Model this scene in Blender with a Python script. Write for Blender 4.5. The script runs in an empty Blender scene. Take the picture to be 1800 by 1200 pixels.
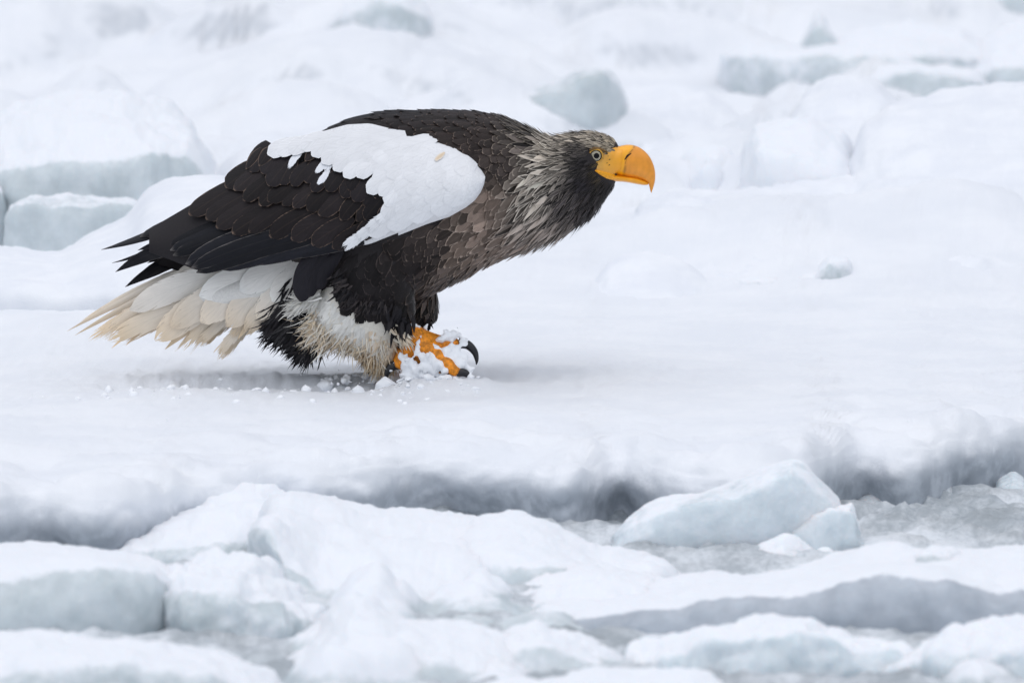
import bpy, bmesh, math, random
import numpy as np
from mathutils import Vector, Matrix
from mathutils.bvhtree import BVHTree

rng = np.random.default_rng(7)
random.seed(7)
scene = bpy.context.scene
COL = scene.collection

# ------------------------------------------------------------------ camera
S = 1085.0            # photo pixels per metre at the eagle
DIST = 27.6           # metres from the lens to the eagle
PITCH = math.radians(6.0)
FWD = np.array([0, math.cos(PITCH), -math.sin(PITCH)])
UP = np.array([0, math.sin(PITCH), math.cos(PITCH)])
RIGHT = np.array([1.0, 0, 0])
CAM = RIGHT * 140 / S + UP * 65 / S - FWD * DIST

cam_data = bpy.data.cameras.new('camera')
cam = bpy.data.objects.new('camera', cam_data)
COL.objects.link(cam)
cam.location = CAM
cam.rotation_euler = (math.pi / 2 - PITCH, 0, 0)
cam_data.sensor_width = 36.0
cam_data.lens = 36.0 * DIST * S / 1800.0
cam_data.clip_end = 2000
cam_data.dof.use_dof = True
cam_data.dof.focus_distance = DIST - 0.08
cam_data.dof.aperture_fstop = 7.6
scene.camera = cam

# ------------------------------------------------------------------ light: bright overcast
SUN_EL, SUN_AZ = math.radians(80), math.radians(200)     # azimuth from +Y towards +X
world = bpy.data.worlds.new('World')
scene.world = world
world.use_nodes = True
wn = world.node_tree
wn.nodes.clear()
sky = wn.nodes.new('ShaderNodeTexSky')
sky.sky_type = 'NISHITA'
sky.sun_disc = False
sky.sun_elevation = SUN_EL
sky.sun_rotation = SUN_AZ
sky.air_density = 1.0
sky.dust_density = 2.0
sky.ozone_density = 1.0
hsv = wn.nodes.new('ShaderNodeHueSaturation')
hsv.inputs['Saturation'].default_value = 0.52
bg = wn.nodes.new('ShaderNodeBackground')
bg.inputs['Strength'].default_value = 0.105
wo = wn.nodes.new('ShaderNodeOutputWorld')
wn.links.new(sky.outputs[0], hsv.inputs['Color'])
wn.links.new(hsv.outputs[0], bg.inputs['Color'])
wn.links.new(bg.outputs[0], wo.inputs['Surface'])

sun_data = bpy.data.lights.new('sun', 'SUN')
sun_data.energy = 1.3
sun_data.angle = math.radians(135)
sun_data.color = (1.0, 0.985, 0.97)
sun = bpy.data.objects.new('sun', sun_data)
COL.objects.link(sun)
sd = Vector((math.sin(SUN_AZ) * math.cos(SUN_EL), math.cos(SUN_AZ) * math.cos(SUN_EL), math.sin(SUN_EL)))
sun.rotation_euler = sd.to_track_quat('Z', 'Y').to_euler()
sun.location = (0, 0, 20)

vs = scene.view_settings
vs.view_transform = 'Standard'
vs.look = 'None'
vs.exposure = 0.29
vs.gamma = 1.0
vs.use_curve_mapping = False
scene.cycles.use_denoising = True
scene.cycles.max_bounces = 8
scene.cycles.transparent_max_bounces = 16

# ------------------------------------------------------------------ pixel -> place
def at(x, y, Y):
    """photo pixel seen at world depth Y -> world point(s)"""
    x, y, Y = np.broadcast_arrays(np.asarray(x, float), np.asarray(y, float), np.asarray(Y, float))
    d = FWD + RIGHT * ((x - 900) / S / DIST)[..., None] + UP * ((600 - y) / S / DIST)[..., None]
    t = (Y - CAM[1]) / d[..., 1]
    return CAM + d * t[..., None]

def ground_at(x, y, z=0.0):
    """photo pixel on the level z -> world point(s)"""
    x, y = np.broadcast_arrays(np.asarray(x, float), np.asarray(y, float))
    d = FWD + RIGHT * ((x - 900) / S / DIST)[..., None] + UP * ((600 - y) / S / DIST)[..., None]
    t = (z - CAM[2]) / d[..., 2]
    return CAM + d * t[..., None]

# ------------------------------------------------------------------ numpy gradient noise
_perm = np.random.default_rng(11).permutation(256)
_perm = np.concatenate([_perm, _perm, _perm])
_grad = np.random.default_rng(12).normal(size=(256, 3))
_grad /= np.linalg.norm(_grad, axis=1)[:, None]

def noise3(p):
    p = np.asarray(p, float)
    i = np.floor(p).astype(int)
    f = p - i
    i &= 255
    w = f * f * f * (f * (f * 6 - 15) + 10)
    out = 0
    for a in (0, 1):
        for b in (0, 1):
            for c in (0, 1):
                h = _perm[_perm[_perm[(i[..., 0] + a) & 255] + ((i[..., 1] + b) & 255)] + ((i[..., 2] + c) & 255)]
                g = _grad[h]
                dd = (g[..., 0] * (f[..., 0] - a) + g[..., 1] * (f[..., 1] - b) + g[..., 2] * (f[..., 2] - c))
                ww = (w[..., 0] if a else 1 - w[..., 0]) * (w[..., 1] if b else 1 - w[..., 1]) * (w[..., 2] if c else 1 - w[..., 2])
                out = out + dd * ww
    return out

def fbm(p, octaves=4, gain=0.5):
    p = np.asarray(p, float)
    s, a, f = 0, 1.0, 1.0
    for k in range(octaves):
        s = s + a * noise3(p * f + 17.3 * k)
        a *= gain
        f *= 2.03
    return s

# ------------------------------------------------------------------ mesh / object helpers
def make_mesh(name, verts, faces, smooth=True):
    me = bpy.data.meshes.new(name)
    verts = np.asarray(verts, np.float32).reshape(-1, 3)
    faces = np.asarray(faces, np.int32)
    nf, k = faces.shape
    me.vertices.add(len(verts))
    me.vertices.foreach_set('co', verts.ravel())
    me.loops.add(nf * k)
    me.loops.foreach_set('vertex_index', faces.ravel())
    me.polygons.add(nf)
    me.polygons.foreach_set('loop_start', np.arange(0, nf * k, k, dtype=np.int32))
    me.polygons.foreach_set('use_smooth', np.full(nf, smooth, dtype=bool))
    me.update(calc_edges=True)
    me.validate()
    return me

def point_color(me, name, rgba):
    a = me.attributes.new(name, 'FLOAT_COLOR', 'POINT')
    a.data.foreach_set('color', np.asarray(rgba, np.float32).ravel())

def point_float(me, name, val):
    a = me.attributes.new(name, 'FLOAT', 'POINT')
    a.data.foreach_set('value', np.asarray(val, np.float32).ravel())

def link(name, me, mat=None, parent=None, **props):
    o = bpy.data.objects.new(name, me)
    COL.objects.link(o)
    if mat is not None and me is not None and not me.materials:
        me.materials.append(mat)
    if parent is not None:
        o.parent = parent
    for k, v in props.items():
        o[k] = v
    return o

def grid_faces(nr, nc, wrap=False):
    r = np.arange(nr - 1)[:, None]
    c = np.arange(nc if wrap else nc - 1)[None, :]
    c2 = (c + 1) % nc
    a = r * nc + c
    b = r * nc + c2
    d = (r + 1) * nc + c2
    e = (r + 1) * nc + c
    return np.stack([a, b, d, e], -1).reshape(-1, 4)

def curve_fn(pts):
    pts = sorted(pts)
    xs = np.array([p[0] for p in pts], float)
    ys = np.array([p[1] for p in pts], float)
    def f(x):
        return np.interp(x, xs, ys)
    return f

def blur1(a, n, axis):
    if n < 1:
        return a
    k = np.hanning(2 * n + 3)[1:-1]
    k /= k.sum()
    pad = [(0, 0)] * a.ndim
    pad[axis] = (n, n)
    b = np.pad(a, pad, mode='edge')
    return np.apply_along_axis(lambda v: np.convolve(v, k, mode='valid'), axis, b)

def sstep(a, b, x):
    t = np.clip((x - a) / (b - a), 0, 1)
    return t * t * (3 - 2 * t)

# ------------------------------------------------------------------ materials
class NT:
    def __init__(self, name):
        self.m = bpy.data.materials.new(name)
        self.m.use_nodes = True
        self.t = self.m.node_tree
        self.t.nodes.clear()
        self.out = self.t.nodes.new('ShaderNodeOutputMaterial')
    def n(self, typ, **kw):
        nd = self.t.nodes.new('ShaderNode' + typ)
        for k, v in kw.items():
            setattr(nd, k, v)
        return nd
    def l(self, a, b):
        self.t.links.new(a, b)
    def val(self, sock, v):
        if hasattr(v, 'is_output') or isinstance(v, bpy.types.NodeSocket):
            self.l(v, sock)
        else:
            sock.default_value = v
    def math(self, op, a, b=None, c=None, clamp=False):
        nd = self.n('Math', operation=op, use_clamp=clamp)
        self.val(nd.inputs[0], a)
        if b is not None:
            self.val(nd.inputs[1], b)
        if c is not None:
            self.val(nd.inputs[2], c)
        return nd.outputs[0]
    def mix(self, f, a, b, blend='MIX'):
        nd = self.n('Mix', data_type='RGBA', blend_type=blend)
        self.val(nd.inputs[0], f)
        self.val(nd.inputs[6], a)
        self.val(nd.inputs[7], b)
        return nd.outputs[2]
    def ramp(self, f, lo, hi):
        nd = self.n('MapRange', interpolation_type='SMOOTHSTEP')
        self.val(nd.inputs[0], f)
        self.val(nd.inputs[1], lo)
        self.val(nd.inputs[2], hi)
        nd.inputs[3].default_value = 0
        nd.inputs[4].default_value = 1
        return nd.outputs[0]
    def noise(self, vec, scale, detail=3, rough=0.5):
        nd = self.n('TexNoise')
        if vec is not None:
            self.l(vec, nd.inputs['Vector'])
        nd.inputs['Scale'].default_value = scale
        nd.inputs['Detail'].default_value = detail
        nd.inputs['Roughness'].default_value = rough
        return nd.outputs['Fac']
    def pos(self):
        return self.n('NewGeometry').outputs['Position']
    def attr(self, name):
        return self.n('Attribute', attribute_name=name)
    def bump(self, h, strength, dist, normal=None):
        nd = self.n('Bump')
        nd.inputs['Strength'].default_value = strength
        nd.inputs['Distance'].default_value = dist
        self.l(h, nd.inputs['Height'])
        if normal is not None:
            self.l(normal, nd.inputs['Normal'])
        return nd.outputs[0]
    def bsdf(self, color, rough=0.5, spec=0.3, normal=None, **kw):
        b = self.n('BsdfPrincipled')
        self.val(b.inputs['Base Color'], color)
        self.val(b.inputs['Roughness'], rough)
        self.val(b.inputs['Specular IOR Level'], spec)
        if normal is not None:
            self.l(normal, b.inputs['Normal'])
        for k, v in kw.items():
            self.val(b.inputs[k.replace('_', ' ')], v)
        self.l(b.outputs[0], self.out.inputs['Surface'])
        return b

SNOW_RGB = (0.86, 0.885, 0.925, 1)

def mat_snow():
    k = NT('snow')
    p = k.pos()
    big = k.noise(p, 9, 4, 0.6)
    fine = k.noise(p, 260, 3, 0.7)
    col = k.mix(k.ramp(big, 0.35, 0.7), (0.77, 0.80, 0.85, 1), (0.83, 0.855, 0.89, 1))
    nrm = k.bump(fine, 0.35, 0.004)
    b = k.bsdf(col, 0.75, 0.15, nrm)
    return k.m

def mat_ice(name, ice_a, ice_b, rough=0.45, sss=0.25):
    """snow where the point attribute 'snow' is 1, bare sea ice where it is 0; between, the tint also paints shade on near fronts"""
    k = NT(name)
    p = k.pos()
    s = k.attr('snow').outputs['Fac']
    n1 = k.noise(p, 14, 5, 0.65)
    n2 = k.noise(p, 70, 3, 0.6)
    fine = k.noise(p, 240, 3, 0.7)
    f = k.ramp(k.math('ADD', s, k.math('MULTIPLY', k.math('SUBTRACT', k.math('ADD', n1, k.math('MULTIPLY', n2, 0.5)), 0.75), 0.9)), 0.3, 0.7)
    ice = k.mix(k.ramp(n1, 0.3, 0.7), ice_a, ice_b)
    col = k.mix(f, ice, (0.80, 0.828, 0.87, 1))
    r = k.math('MULTIPLY_ADD', f, 0.75 - rough, rough)
    nrm = k.bump(k.math('ADD', k.math('MULTIPLY', n2, 0.8), k.math('MULTIPLY', fine, 0.4)), 0.35, 0.006)
    k.bsdf(col, r, 0.25, nrm, Subsurface_Weight=sss, Subsurface_Radius=(0.6, 0.9, 1.0), Subsurface_Scale=0.03)
    return k.m

def mat_ground():
    """snow of the big floe; attribute 'wet' marks the sea-soaked foot of its edge and paints shade above it and on far hummocks"""
    k = NT('floe_snow')
    p = k.pos()
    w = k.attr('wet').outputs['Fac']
    big = k.noise(p, 5, 4, 0.6)
    mid = k.noise(p, 30, 3, 0.55)
    fine = k.noise(p, 210, 4, 0.75)
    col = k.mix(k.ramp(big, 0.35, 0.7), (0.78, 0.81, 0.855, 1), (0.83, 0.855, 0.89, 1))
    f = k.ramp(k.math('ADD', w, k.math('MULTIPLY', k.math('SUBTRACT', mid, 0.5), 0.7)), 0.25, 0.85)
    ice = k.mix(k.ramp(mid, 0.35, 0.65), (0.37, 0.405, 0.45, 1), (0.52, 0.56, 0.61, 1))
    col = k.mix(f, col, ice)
    nrm = k.bump(k.math('ADD', k.math('MULTIPLY', mid, k.math('MULTIPLY', f, 0.35)), k.math('MULTIPLY', fine, 0.6)), 0.5, 0.006)
    k.bsdf(col, k.math('MULTIPLY_ADD', f, -0.3, 0.75), 0.2, nrm)
    return k.m

def mat_slush():
    k = NT('slush')
    p = k.pos()
    mp = k.n('Mapping')
    k.l(p, mp.inputs['Vector'])
    mp.inputs['Scale'].default_value = (1.0, 0.35, 1.0)
    n1 = k.noise(mp.outputs[0], 7, 5, 0.6)
    n2 = k.noise(p, 90, 3, 0.65)
    f = k.ramp(k.math('ADD', n1, k.math('MULTIPLY', n2, 0.35)), 0.5, 0.85)
    col = k.mix(f, (0.34, 0.38, 0.41, 1), (0.70, 0.74, 0.78, 1))
    nrm = k.bump(n2, 0.6, 0.006)
    k.bsdf(col, 0.4, 0.4, nrm)
    return k.m

def mat_feather():
    k = NT('feather')
    uv = k.n('UVMap', uv_map='UVMap').outputs[0]
    sp = k.n('SeparateXYZ')
    k.l(uv, sp.inputs[0])
    u = k.math('ABSOLUTE', k.math('MULTIPLY_ADD', sp.outputs[0], 2.0, -1.0))
    v = sp.outputs[1]
    cb = k.attr('cb')
    ce = k.attr('ce')
    pp = k.n('SeparateXYZ')
    k.l(k.pos(), pp.inputs[0])
    bcoord = k.math('SUBTRACT', v, k.math('MULTIPLY', u, 0.45))
    vec = k.n('CombineXYZ')
    k.l(k.math('MULTIPLY', bcoord, 38.0), vec.inputs[0])
    k.l(k.math('MULTIPLY', pp.outputs[0], 22.0), vec.inputs[1])
    k.l(k.math('MULTIPLY', pp.outputs[2], 22.0), vec.inputs[2])
    barb = k.noise(vec.outputs[0], 1.0, 2, 0.6)
    broad = k.noise(k.pos(), 45, 3, 0.6)
    ew = cb.outputs['Alpha']
    tip = k.math('MULTIPLY_ADD', v, 1.0, 0.0)
    e = k.math('MAXIMUM', u, k.math('MULTIPLY_ADD', k.math('SUBTRACT', tip, 1.0), 2.5, 1.0))
    ef = k.ramp(k.math('ADD', e, k.math('MULTIPLY', k.math('SUBTRACT', barb, 0.5), 0.35)), k.math('SUBTRACT', 1.0, ew), 1.02)
    basec = k.mix(1.0, cb.outputs['Color'], k.n('CombineColor').outputs[0], 'MULTIPLY')
    # brightness variation of barbs
    var = k.math('ADD', k.math('MULTIPLY_ADD', barb, 1.1, 0.2), k.math('MULTIPLY', broad, 0.5))
    lumi = k.n('RGBToBW')
    k.l(cb.outputs['Color'], lumi.inputs[0])
    wf = k.ramp(lumi.outputs[0], 0.25, 0.6)
    var = k.math('ADD', k.math('MULTIPLY', var, k.math('SUBTRACT', 1.0, k.math('MULTIPLY', wf, .70))), k.math('MULTIPLY', wf, .70))
    cmb = k.n('CombineXYZ')
    for i in range(3):
        k.l(var, cmb.inputs[i])
    basec = k.mix(1.0, cb.outputs['Color'], cmb.outputs[0], 'MULTIPLY')
    col = k.mix(ef, basec, ce.outputs['Color'])
    shaft = k.math('MULTIPLY', k.math('SUBTRACT', 1.0, k.ramp(u, 0.02, 0.09)), 0.12)
    col = k.mix(shaft, col, k.mix(0.5, ce.outputs['Color'], (0.02, 0.015, 0.01, 1)))
    fray = ce.outputs['Alpha']
    vec2 = k.n('CombineXYZ')
    k.l(k.math('MULTIPLY', bcoord, 13.0), vec2.inputs[0])
    k.l(k.math('MULTIPLY', pp.outputs[0], 30.0), vec2.inputs[1])
    k.l(k.math('MULTIPLY', pp.outputs[2], 30.0), vec2.inputs[2])
    cutn = k.noise(vec2.outputs[0], 1.0, 2, 0.5)
    cut = k.math('MULTIPLY', fray, k.math('MAXIMUM', k.math('POWER', u, 2.0), k.math('POWER', v, 4.0)))
    alpha = k.ramp(k.math('SUBTRACT', cutn, cut), -0.02, 0.03)
    alpha = k.math('MAXIMUM', alpha, k.math('LESS_THAN', fray, 0.01))
    nrm = k.bump(barb, 0.25, 0.0015)
    k.bsdf(col, 0.45, 0.13, nrm, Alpha=alpha)
    return k.m

def mat_plain(name, rgb, rough=0.5, spec=0.4, nscale=40, var=0.25, bump=0.1, coat=0.0):
    k = NT(name)
    p = k.pos()
    n = k.noise(p, nscale, 4, 0.6)
    c0 = tuple(c * (1 - var) for c in rgb) + (1,)
    c1 = tuple(min(1, c * (1 + var * 0.5)) for c in rgb) + (1,)
    col = k.mix(k.ramp(n, 0.3, 0.7), c0, c1)
    nrm = k.bump(n, bump, 0.002)
    k.bsdf(col, rough, spec, nrm, Coat_Weight=coat)
    return k.m

def mat_vcol(name, rough=0.6, spec=0.2, nscale=300, var=0.2, coat=0.0):
    k = NT(name)
    c = k.attr('vc').outputs['Color']
    n = k.noise(k.pos(), nscale, 3, 0.6)
    v = k.math('MULTIPLY_ADD', n, var * 2, 1 - var)
    cmb = k.n('CombineXYZ')
    for i in range(3):
        k.l(v, cmb.inputs[i])
    col = k.mix(1.0, c, cmb.outputs[0], 'MULTIPLY')
    nrm = k.bump(n, 0.15, 0.0015)
    k.bsdf(col, rough, spec, nrm, Coat_Weight=coat, Coat_Roughness=0.25)
    return k.m

M_SNOW = mat_snow()
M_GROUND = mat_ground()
M_ICE = mat_ice('snowy_sea_ice', (0.50, 0.56, 0.585, 1), (0.63, 0.685, 0.715, 1))
M_GREYICE = mat_ice('grey_sea_ice', (0.38, 0.42, 0.47, 1), (0.50, 0.545, 0.60, 1))
M_SHARD = mat_ice('glassy_ice', (0.58, 0.65, 0.69, 1), (0.74, 0.79, 0.83, 1), 0.25, 0.5)
M_SLUSH = mat_slush()
M_CRUMB = mat_plain('snow_crumb', (0.88, 0.90, 0.93), 0.8, 0.1, 60, 0.04, 0.0)
M_FEATHER = mat_feather()
M_BODY = mat_vcol('skin_down')
M_BEAK = mat_vcol('beak_horn', 0.36, 0.45, 55, 0.22, 0.15)
M_TALON = mat_plain('talon_horn', (0.012, 0.012, 0.015), 0.3, 0.5)
M_FOOT = mat_plain('foot_scales', (0.80, 0.27, 0.012), 0.5, 0.4, 160, 0.45, 0.6)
M_DARK = mat_plain('dark_slit', (0.03, 0.012, 0.006), 0.6, 0.2)
M_SEAM = mat_plain('beak_seam', (0.30, 0.11, 0.01), 0.5, 0.3)
M_EYE = mat_plain('iris', (0.33, 0.30, 0.20), 0.15, 0.6, 400, 0.3, 0.0, 0.8)
M_PUPIL = mat_plain('pupil', (0.003, 0.003, 0.005), 0.25, 0.15, 40, 0.1, 0.0, 0.0)
M_GAPE = mat_plain('gape_skin', (0.90, 0.38, 0.008), 0.4, 0.4, 200, 0.15)
M_BROW = mat_plain('brow_skin', (0.16, 0.09, 0.03), 0.6, 0.2)
M_LID = mat_plain('eyelid_skin', (0.55, 0.30, 0.05), 0.5, 0.3, 300, 0.3)

# ------------------------------------------------------------------ ground: the big snow floe
LIP = curve_fn([(-1500, 860), (0, 850), (100, 836), (200, 842), (300, 835), (400, 812), (500, 802), (600, 797), (700, 786), (800, 770),
                (900, 786), (1000, 800), (1090, 772), (1200, 796), (1300, 802), (1400, 786), (1480, 748), (1600, 756),
                (1700, 738), (1800, 706), (3300, 690)])
WATER_Z = -0.125
MOUNDS = [  # px centre, px base, px width, px height, depth m
    (1640, 415, 820, 105, 0.9), (1300, 462, 330, 62, 0.35), (1000, 430, 420, 55, 0.7), (1750, 470, 500, 40, 0.3),
    (150, 575, 620, 45, 0.35), (820, 500, 420, 14, 0.25), (1480, 360, 500, 40, 0.6),
    (520, 330, 500, 55, 0.9), (700, 260, 600, 50, 1.0), (480, 160, 700, 60, 1.2), (800, 110, 600, 55, 1.0),
    (1180, 120, 400, 40, 0.8), (250, 90, 700, 55, 1.2), (900, 30, 800, 50, 1.4), (1350, 30, 500, 60, 1.0), (1500, 90, 500, 30, 0.8),
]

def hummocks(X, Y, cw, cd, hmax, seed):
    """domed, tilted snow-covered blocks on a jittered grid, the higher one winning"""
    gx, gy = np.floor(X / cw).astype(int), np.floor(Y / cd).astype(int)
    best = np.zeros_like(X)
    for a in (-1, 0, 1):
        for b in (-1, 0, 1):
            i, j = gx + a, gy + b
            h1 = _perm[(_perm[(i + seed) & 255] + j) & 255]
            r = lambda k: _perm[(h1 + 37 * k) & 255] / 255.0
            ccx, ccy = (i + .15 + .7 * r(1)) * cw, (j + .15 + .7 * r(2)) * cd
            th = r(3) * 3.14
            dx, dy = X - ccx, Y - ccy
            ux, uy = (dx * np.cos(th) + dy * np.sin(th)), (-dx * np.sin(th) + dy * np.cos(th))
            R1, R2 = cw * (.45 + .45 * r(4)), cw * (.32 + .3 * r(5))
            d = (np.abs(ux / R1) ** 2.2 + np.abs(uy / R2) ** 2.2)
            top = hmax * (.12 + .88 * r(6) ** 1.6) * (1 + .5 * (r(7) - .5) * ux / R1)
            best = np.maximum(best, top * np.clip(1 - d, 0, 1) ** .9)
    return best

def ground_height(X, Y):
    h = 0.0 * X
    for cx, cy, w, hp, dp in MOUNDS:
        c = ground_at(cx, cy, 0)
        sc = S * DIST / (DIST + c[1])
        r2 = ((X - c[0]) / (w / sc / 2)) ** 2 + ((Y - c[1]) / dp) ** 2
        h = h + hp / sc * np.exp(-r2 ** 1.3)
    P3 = np.stack([X, Y, 0 * X], -1)
    far = sstep(0.9, 3.0, Y)
    h = h + far * (0.035 * fbm(P3 * [1.6, 1.1, 1], 3) + 0.015 * fbm(P3 * [4, 3, 1] + 5, 3))
    lum = sstep(1.9 - .5 * sstep(.1, .4, X), 3.2 - .6 * sstep(.1, .4, X), Y + 0.35 * fbm(P3 * [1.1, .8, 1] + 21, 2)) * (1 - .75 * sstep(9, 14, Y))
    W3 = P3 + .10 * np.stack([fbm(P3 * 3 + 31, 2), fbm(P3 * 3 + 47, 2), 0 * X], -1)
    h = h + lum * (hummocks(W3[..., 0], W3[..., 1], .52, .8, .15, 5) + .6 * hummocks(W3[..., 0] + 3, W3[..., 1], .27, .5, .10, 91) + .05 * np.abs(noise3(W3 * [4.3, 3.4, 1] + 8.1)) - .015)
    h = h + 0.012 * fbm(P3 * [2.2, 2.2, 1] + 9, 3) + 0.003 * fbm(P3 * [14, 9, 1], 3)
    rough = sstep(-0.5, -0.05, Y) * (1 - sstep(0.05, 0.5, Y))
    h = h + rough * 0.006 * fbm(P3 * [30, 16, 1], 3) + 0.0038 * fbm(P3 * [45, 42, 1], 3)
    # trough scuffed by the bird's tail and feet
    tr = np.exp(-((Y + 0.09 + 0.08 * X) / 0.07) ** 2) * sstep(-0.62, -0.45, X) * (1 - sstep(-0.1, 0.02, X))
    h = h - 0.018 * tr * (1 + 1.2 * fbm(P3 * [25, 25, 1] + 3, 2))
    rim = np.exp(-((Y + 0.01 + 0.08 * X) / 0.035) ** 2) * sstep(-0.62, -0.4, X) * (1 - sstep(-0.15, 0.0, X))
    h = h + rim * 0.012 * (0.6 + 1.5 * fbm(P3 * [30, 30, 1] + 8, 3))
    fm = np.exp(-((X - .01) / .10) ** 4 - ((Y + .135) / .05) ** 2)
    foot_m = fm * (.014 + .02 * np.abs(fbm(P3 * [32, 32, 1] + 2, 3)))
    r2 = ((X - 0.0) ** 2 + (Y + 0.03) ** 2)
    h0 = np.exp(-r2 / 0.16 ** 2)
    return h * (1 - 0.6 * h0) + foot_m

def build_ground():
    xs = np.concatenate([-np.geomspace(220, 1.35, 40), np.linspace(-1.3, 1.4, 420), np.geomspace(1.45, 220, 40)])
    px = 760 + xs * S
    lip = blur1(LIP(np.clip(px, -1500, 3300)), 9, 0) + 7 * noise3(np.stack([xs * 9, 0 * xs, 0 * xs + 2], -1)) * 2
    lipY = ground_at(px, lip, 0)[:, 1]
    lipY = np.where(np.abs(xs) > 3, -1.2, lipY)
    tb = np.concatenate([np.linspace(0, 1, 330)[:-1], np.geomspace(1.0, 40, 40)])   # 0 = lip, 1 = 10 m behind
    rows = []
    nface = 46
    # face: from under water up to the lip
    for j in range(nface):
        s = j / nface                        # 0 foot .. 1 lip
        z = WATER_Z - 0.05 + (0.05 - WATER_Z) * (1 - (1 - s) ** 1.7)
        back = 0.05 * (1 - s) + 0.00 * s
        drop = 0.11 * s ** 4                 # soft shoulder
        Yr = lipY - 0.05 + back * 0.7 - 0.04 * math.sin(s * math.pi) + drop
        rows.append(np.stack([xs, Yr, 0 * xs + z], -1))
    rows = np.array(rows)
    q = 8.0
    bk = []
    for t in tb:
        Yr = lipY + 0.085 + (t ** 1.35) * 12.0
        Y2 = np.where(t < 1, Yr, Yr)
        bk.append(np.stack([xs, Y2, ground_height(xs, Y2)], -1))
    V = np.concatenate([rows, np.array(bk)], 0)
    nr, nc = V.shape[:2]
    lipz = V[nface, :, 2]
    V[:nface, :, 2] += lipz[None, :] * (np.linspace(0, 1, nface)[:, None])
    V[nface - 14:nface + 10] = blur1(V[nface - 22:nface + 18], 8, 0)[8:-8]
    # lumps on the face and lip
    d = np.zeros((nr, nc))
    d[:nface] = 1
    d[nface:nface + 40] = np.linspace(1, 0, 40)[:, None]
    near = (np.abs(xs) < 2)[None, :]
    lump = 0.05 * fbm(V * [4, 5, 5], 2) + 0.045 * (np.abs(noise3(V * [8, 8, 12] + 4)) - .15) + 0.014 * fbm(V * [20, 20, 22] + 4, 3) + .012 * fbm(V * [11, 11, 11] + 14, 2)
    d = d * near
    dy = np.zeros((nr, nc))
    dy[:nface] = np.clip((nface - 6 - np.arange(nface)) / 14.0, 0, 1)[:, None]
    V[..., 1] -= lump * dy * near
    V[..., 2] += 0.75 * lump * d * sstep(WATER_Z, -0.03, V[..., 2]) * (1 - .6 * dy)
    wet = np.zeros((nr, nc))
    wet[:nface + 2] = 1 - sstep(-0.10, -0.005, V[:nface + 2, :, 2] + 0.02 * fbm(V[:nface + 2] * [5, 5, 5], 2))  # soaked foot, its grey carried up the face as painted shade
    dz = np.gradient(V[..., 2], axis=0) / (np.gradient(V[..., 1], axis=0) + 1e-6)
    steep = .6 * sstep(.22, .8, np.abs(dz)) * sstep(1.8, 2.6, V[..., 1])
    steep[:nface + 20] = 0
    wet = np.maximum(wet, steep)          # grey tint on steep sides of far hummocks paints their shade
    me = make_mesh('ground', V, grid_faces(nr, nc))
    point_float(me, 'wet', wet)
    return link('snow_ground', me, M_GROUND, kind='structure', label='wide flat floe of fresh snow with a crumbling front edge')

ground = build_ground()

def ground_hit(x, y):
    """where the ray of a photo pixel meets the snow"""
    Ys = np.linspace(0.2, 14, 900)
    p = at(np.full(900, float(x)), np.full(900, float(y)), Ys)
    under = p[:, 2] < ground_height(p[:, 0], p[:, 1])
    i = int(np.argmax(under)) if under.any() else 899
    return Ys[i]


def build_slush():
    xs = np.concatenate([-np.geomspace(220, 1.45, 25), np.linspace(-1.4, 1.5, 300), np.geomspace(1.55, 220, 25)])
    ys = np.concatenate([-np.geomspace(60, 4.1, 25), np.linspace(-4, 0.2, 320), np.array([5, 50, 300.0])])
    X, Y = np.meshgrid(xs, ys)
    P = np.stack([X, Y, 0 * X], -1)
    ridge = 1.4 * (1 - np.abs(fbm(P * [1.2, 6, 1] + 2, 3)) * 2) ** 3
    Z = WATER_Z + 0.022 * ridge + 0.012 * fbm(P * [9, 14, 1], 3) + 0.009 * fbm(P * [40, 40, 1], 2)
    Z = np.where((np.abs(X) < 2) & (Y < 0.3) & (Y > -5), Z, WATER_Z)
    P[..., 2] = Z
    me = make_mesh('slush', P, grid_faces(len(ys), len(xs)))
    return link('water', me, M_SLUSH, kind='structure', label='grey slushy sea water between the ice blocks')
build_slush()

def build_rubble():
    """snowed-over rubble that fills the gaps between the near blocks"""
    xs = np.linspace(-1.1, 1.2, 330)
    ys = np.linspace(-4.2, -1.15, 300)
    X, Y = np.meshgrid(xs, ys)
    P = np.stack([X, Y, 0 * X], -1)
    W = P + .06 * np.stack([fbm(P * 4 + 3, 2), fbm(P * 4 + 9, 2), 0 * X], -1)
    b = .085 * np.abs(noise3(W * [3.2, 2.4, 1] + 5)) + .07 * np.abs(noise3(W * [7, 5, 1] + 2)) + .02 * np.abs(noise3(W * [18, 14, 1])) + .006 * fbm(P * [50, 50, 1], 2) + 1.0 * hummocks(W[..., 0], W[..., 1], .26, .4, .065, 40)
    left = 1 - sstep(.15, .45, X + .22 * (Y + 2.4))
    near = 1 - sstep(-3.25, -2.7, Y + .1 * fbm(P * 3, 2))
    leftn = 1 - sstep(-2.05, -1.65, Y)
    m = np.maximum(left * leftn, near)
    P[..., 2] = WATER_Z - .05 + m * (.030 + 1.1 * b)
    me = make_mesh('snow_rubble', P, grid_faces(len(ys), len(xs)))
    point_float(me, 'snow', sstep(-.125, -.06, P[..., 2]))  # low gaps take the ice tint, crevice shade put into the colour
    return link('snow_rubble', me, M_ICE, kind='stuff', label='snowed-over ice rubble filling the gaps between near blocks', category='ice rubble')
build_rubble()

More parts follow.
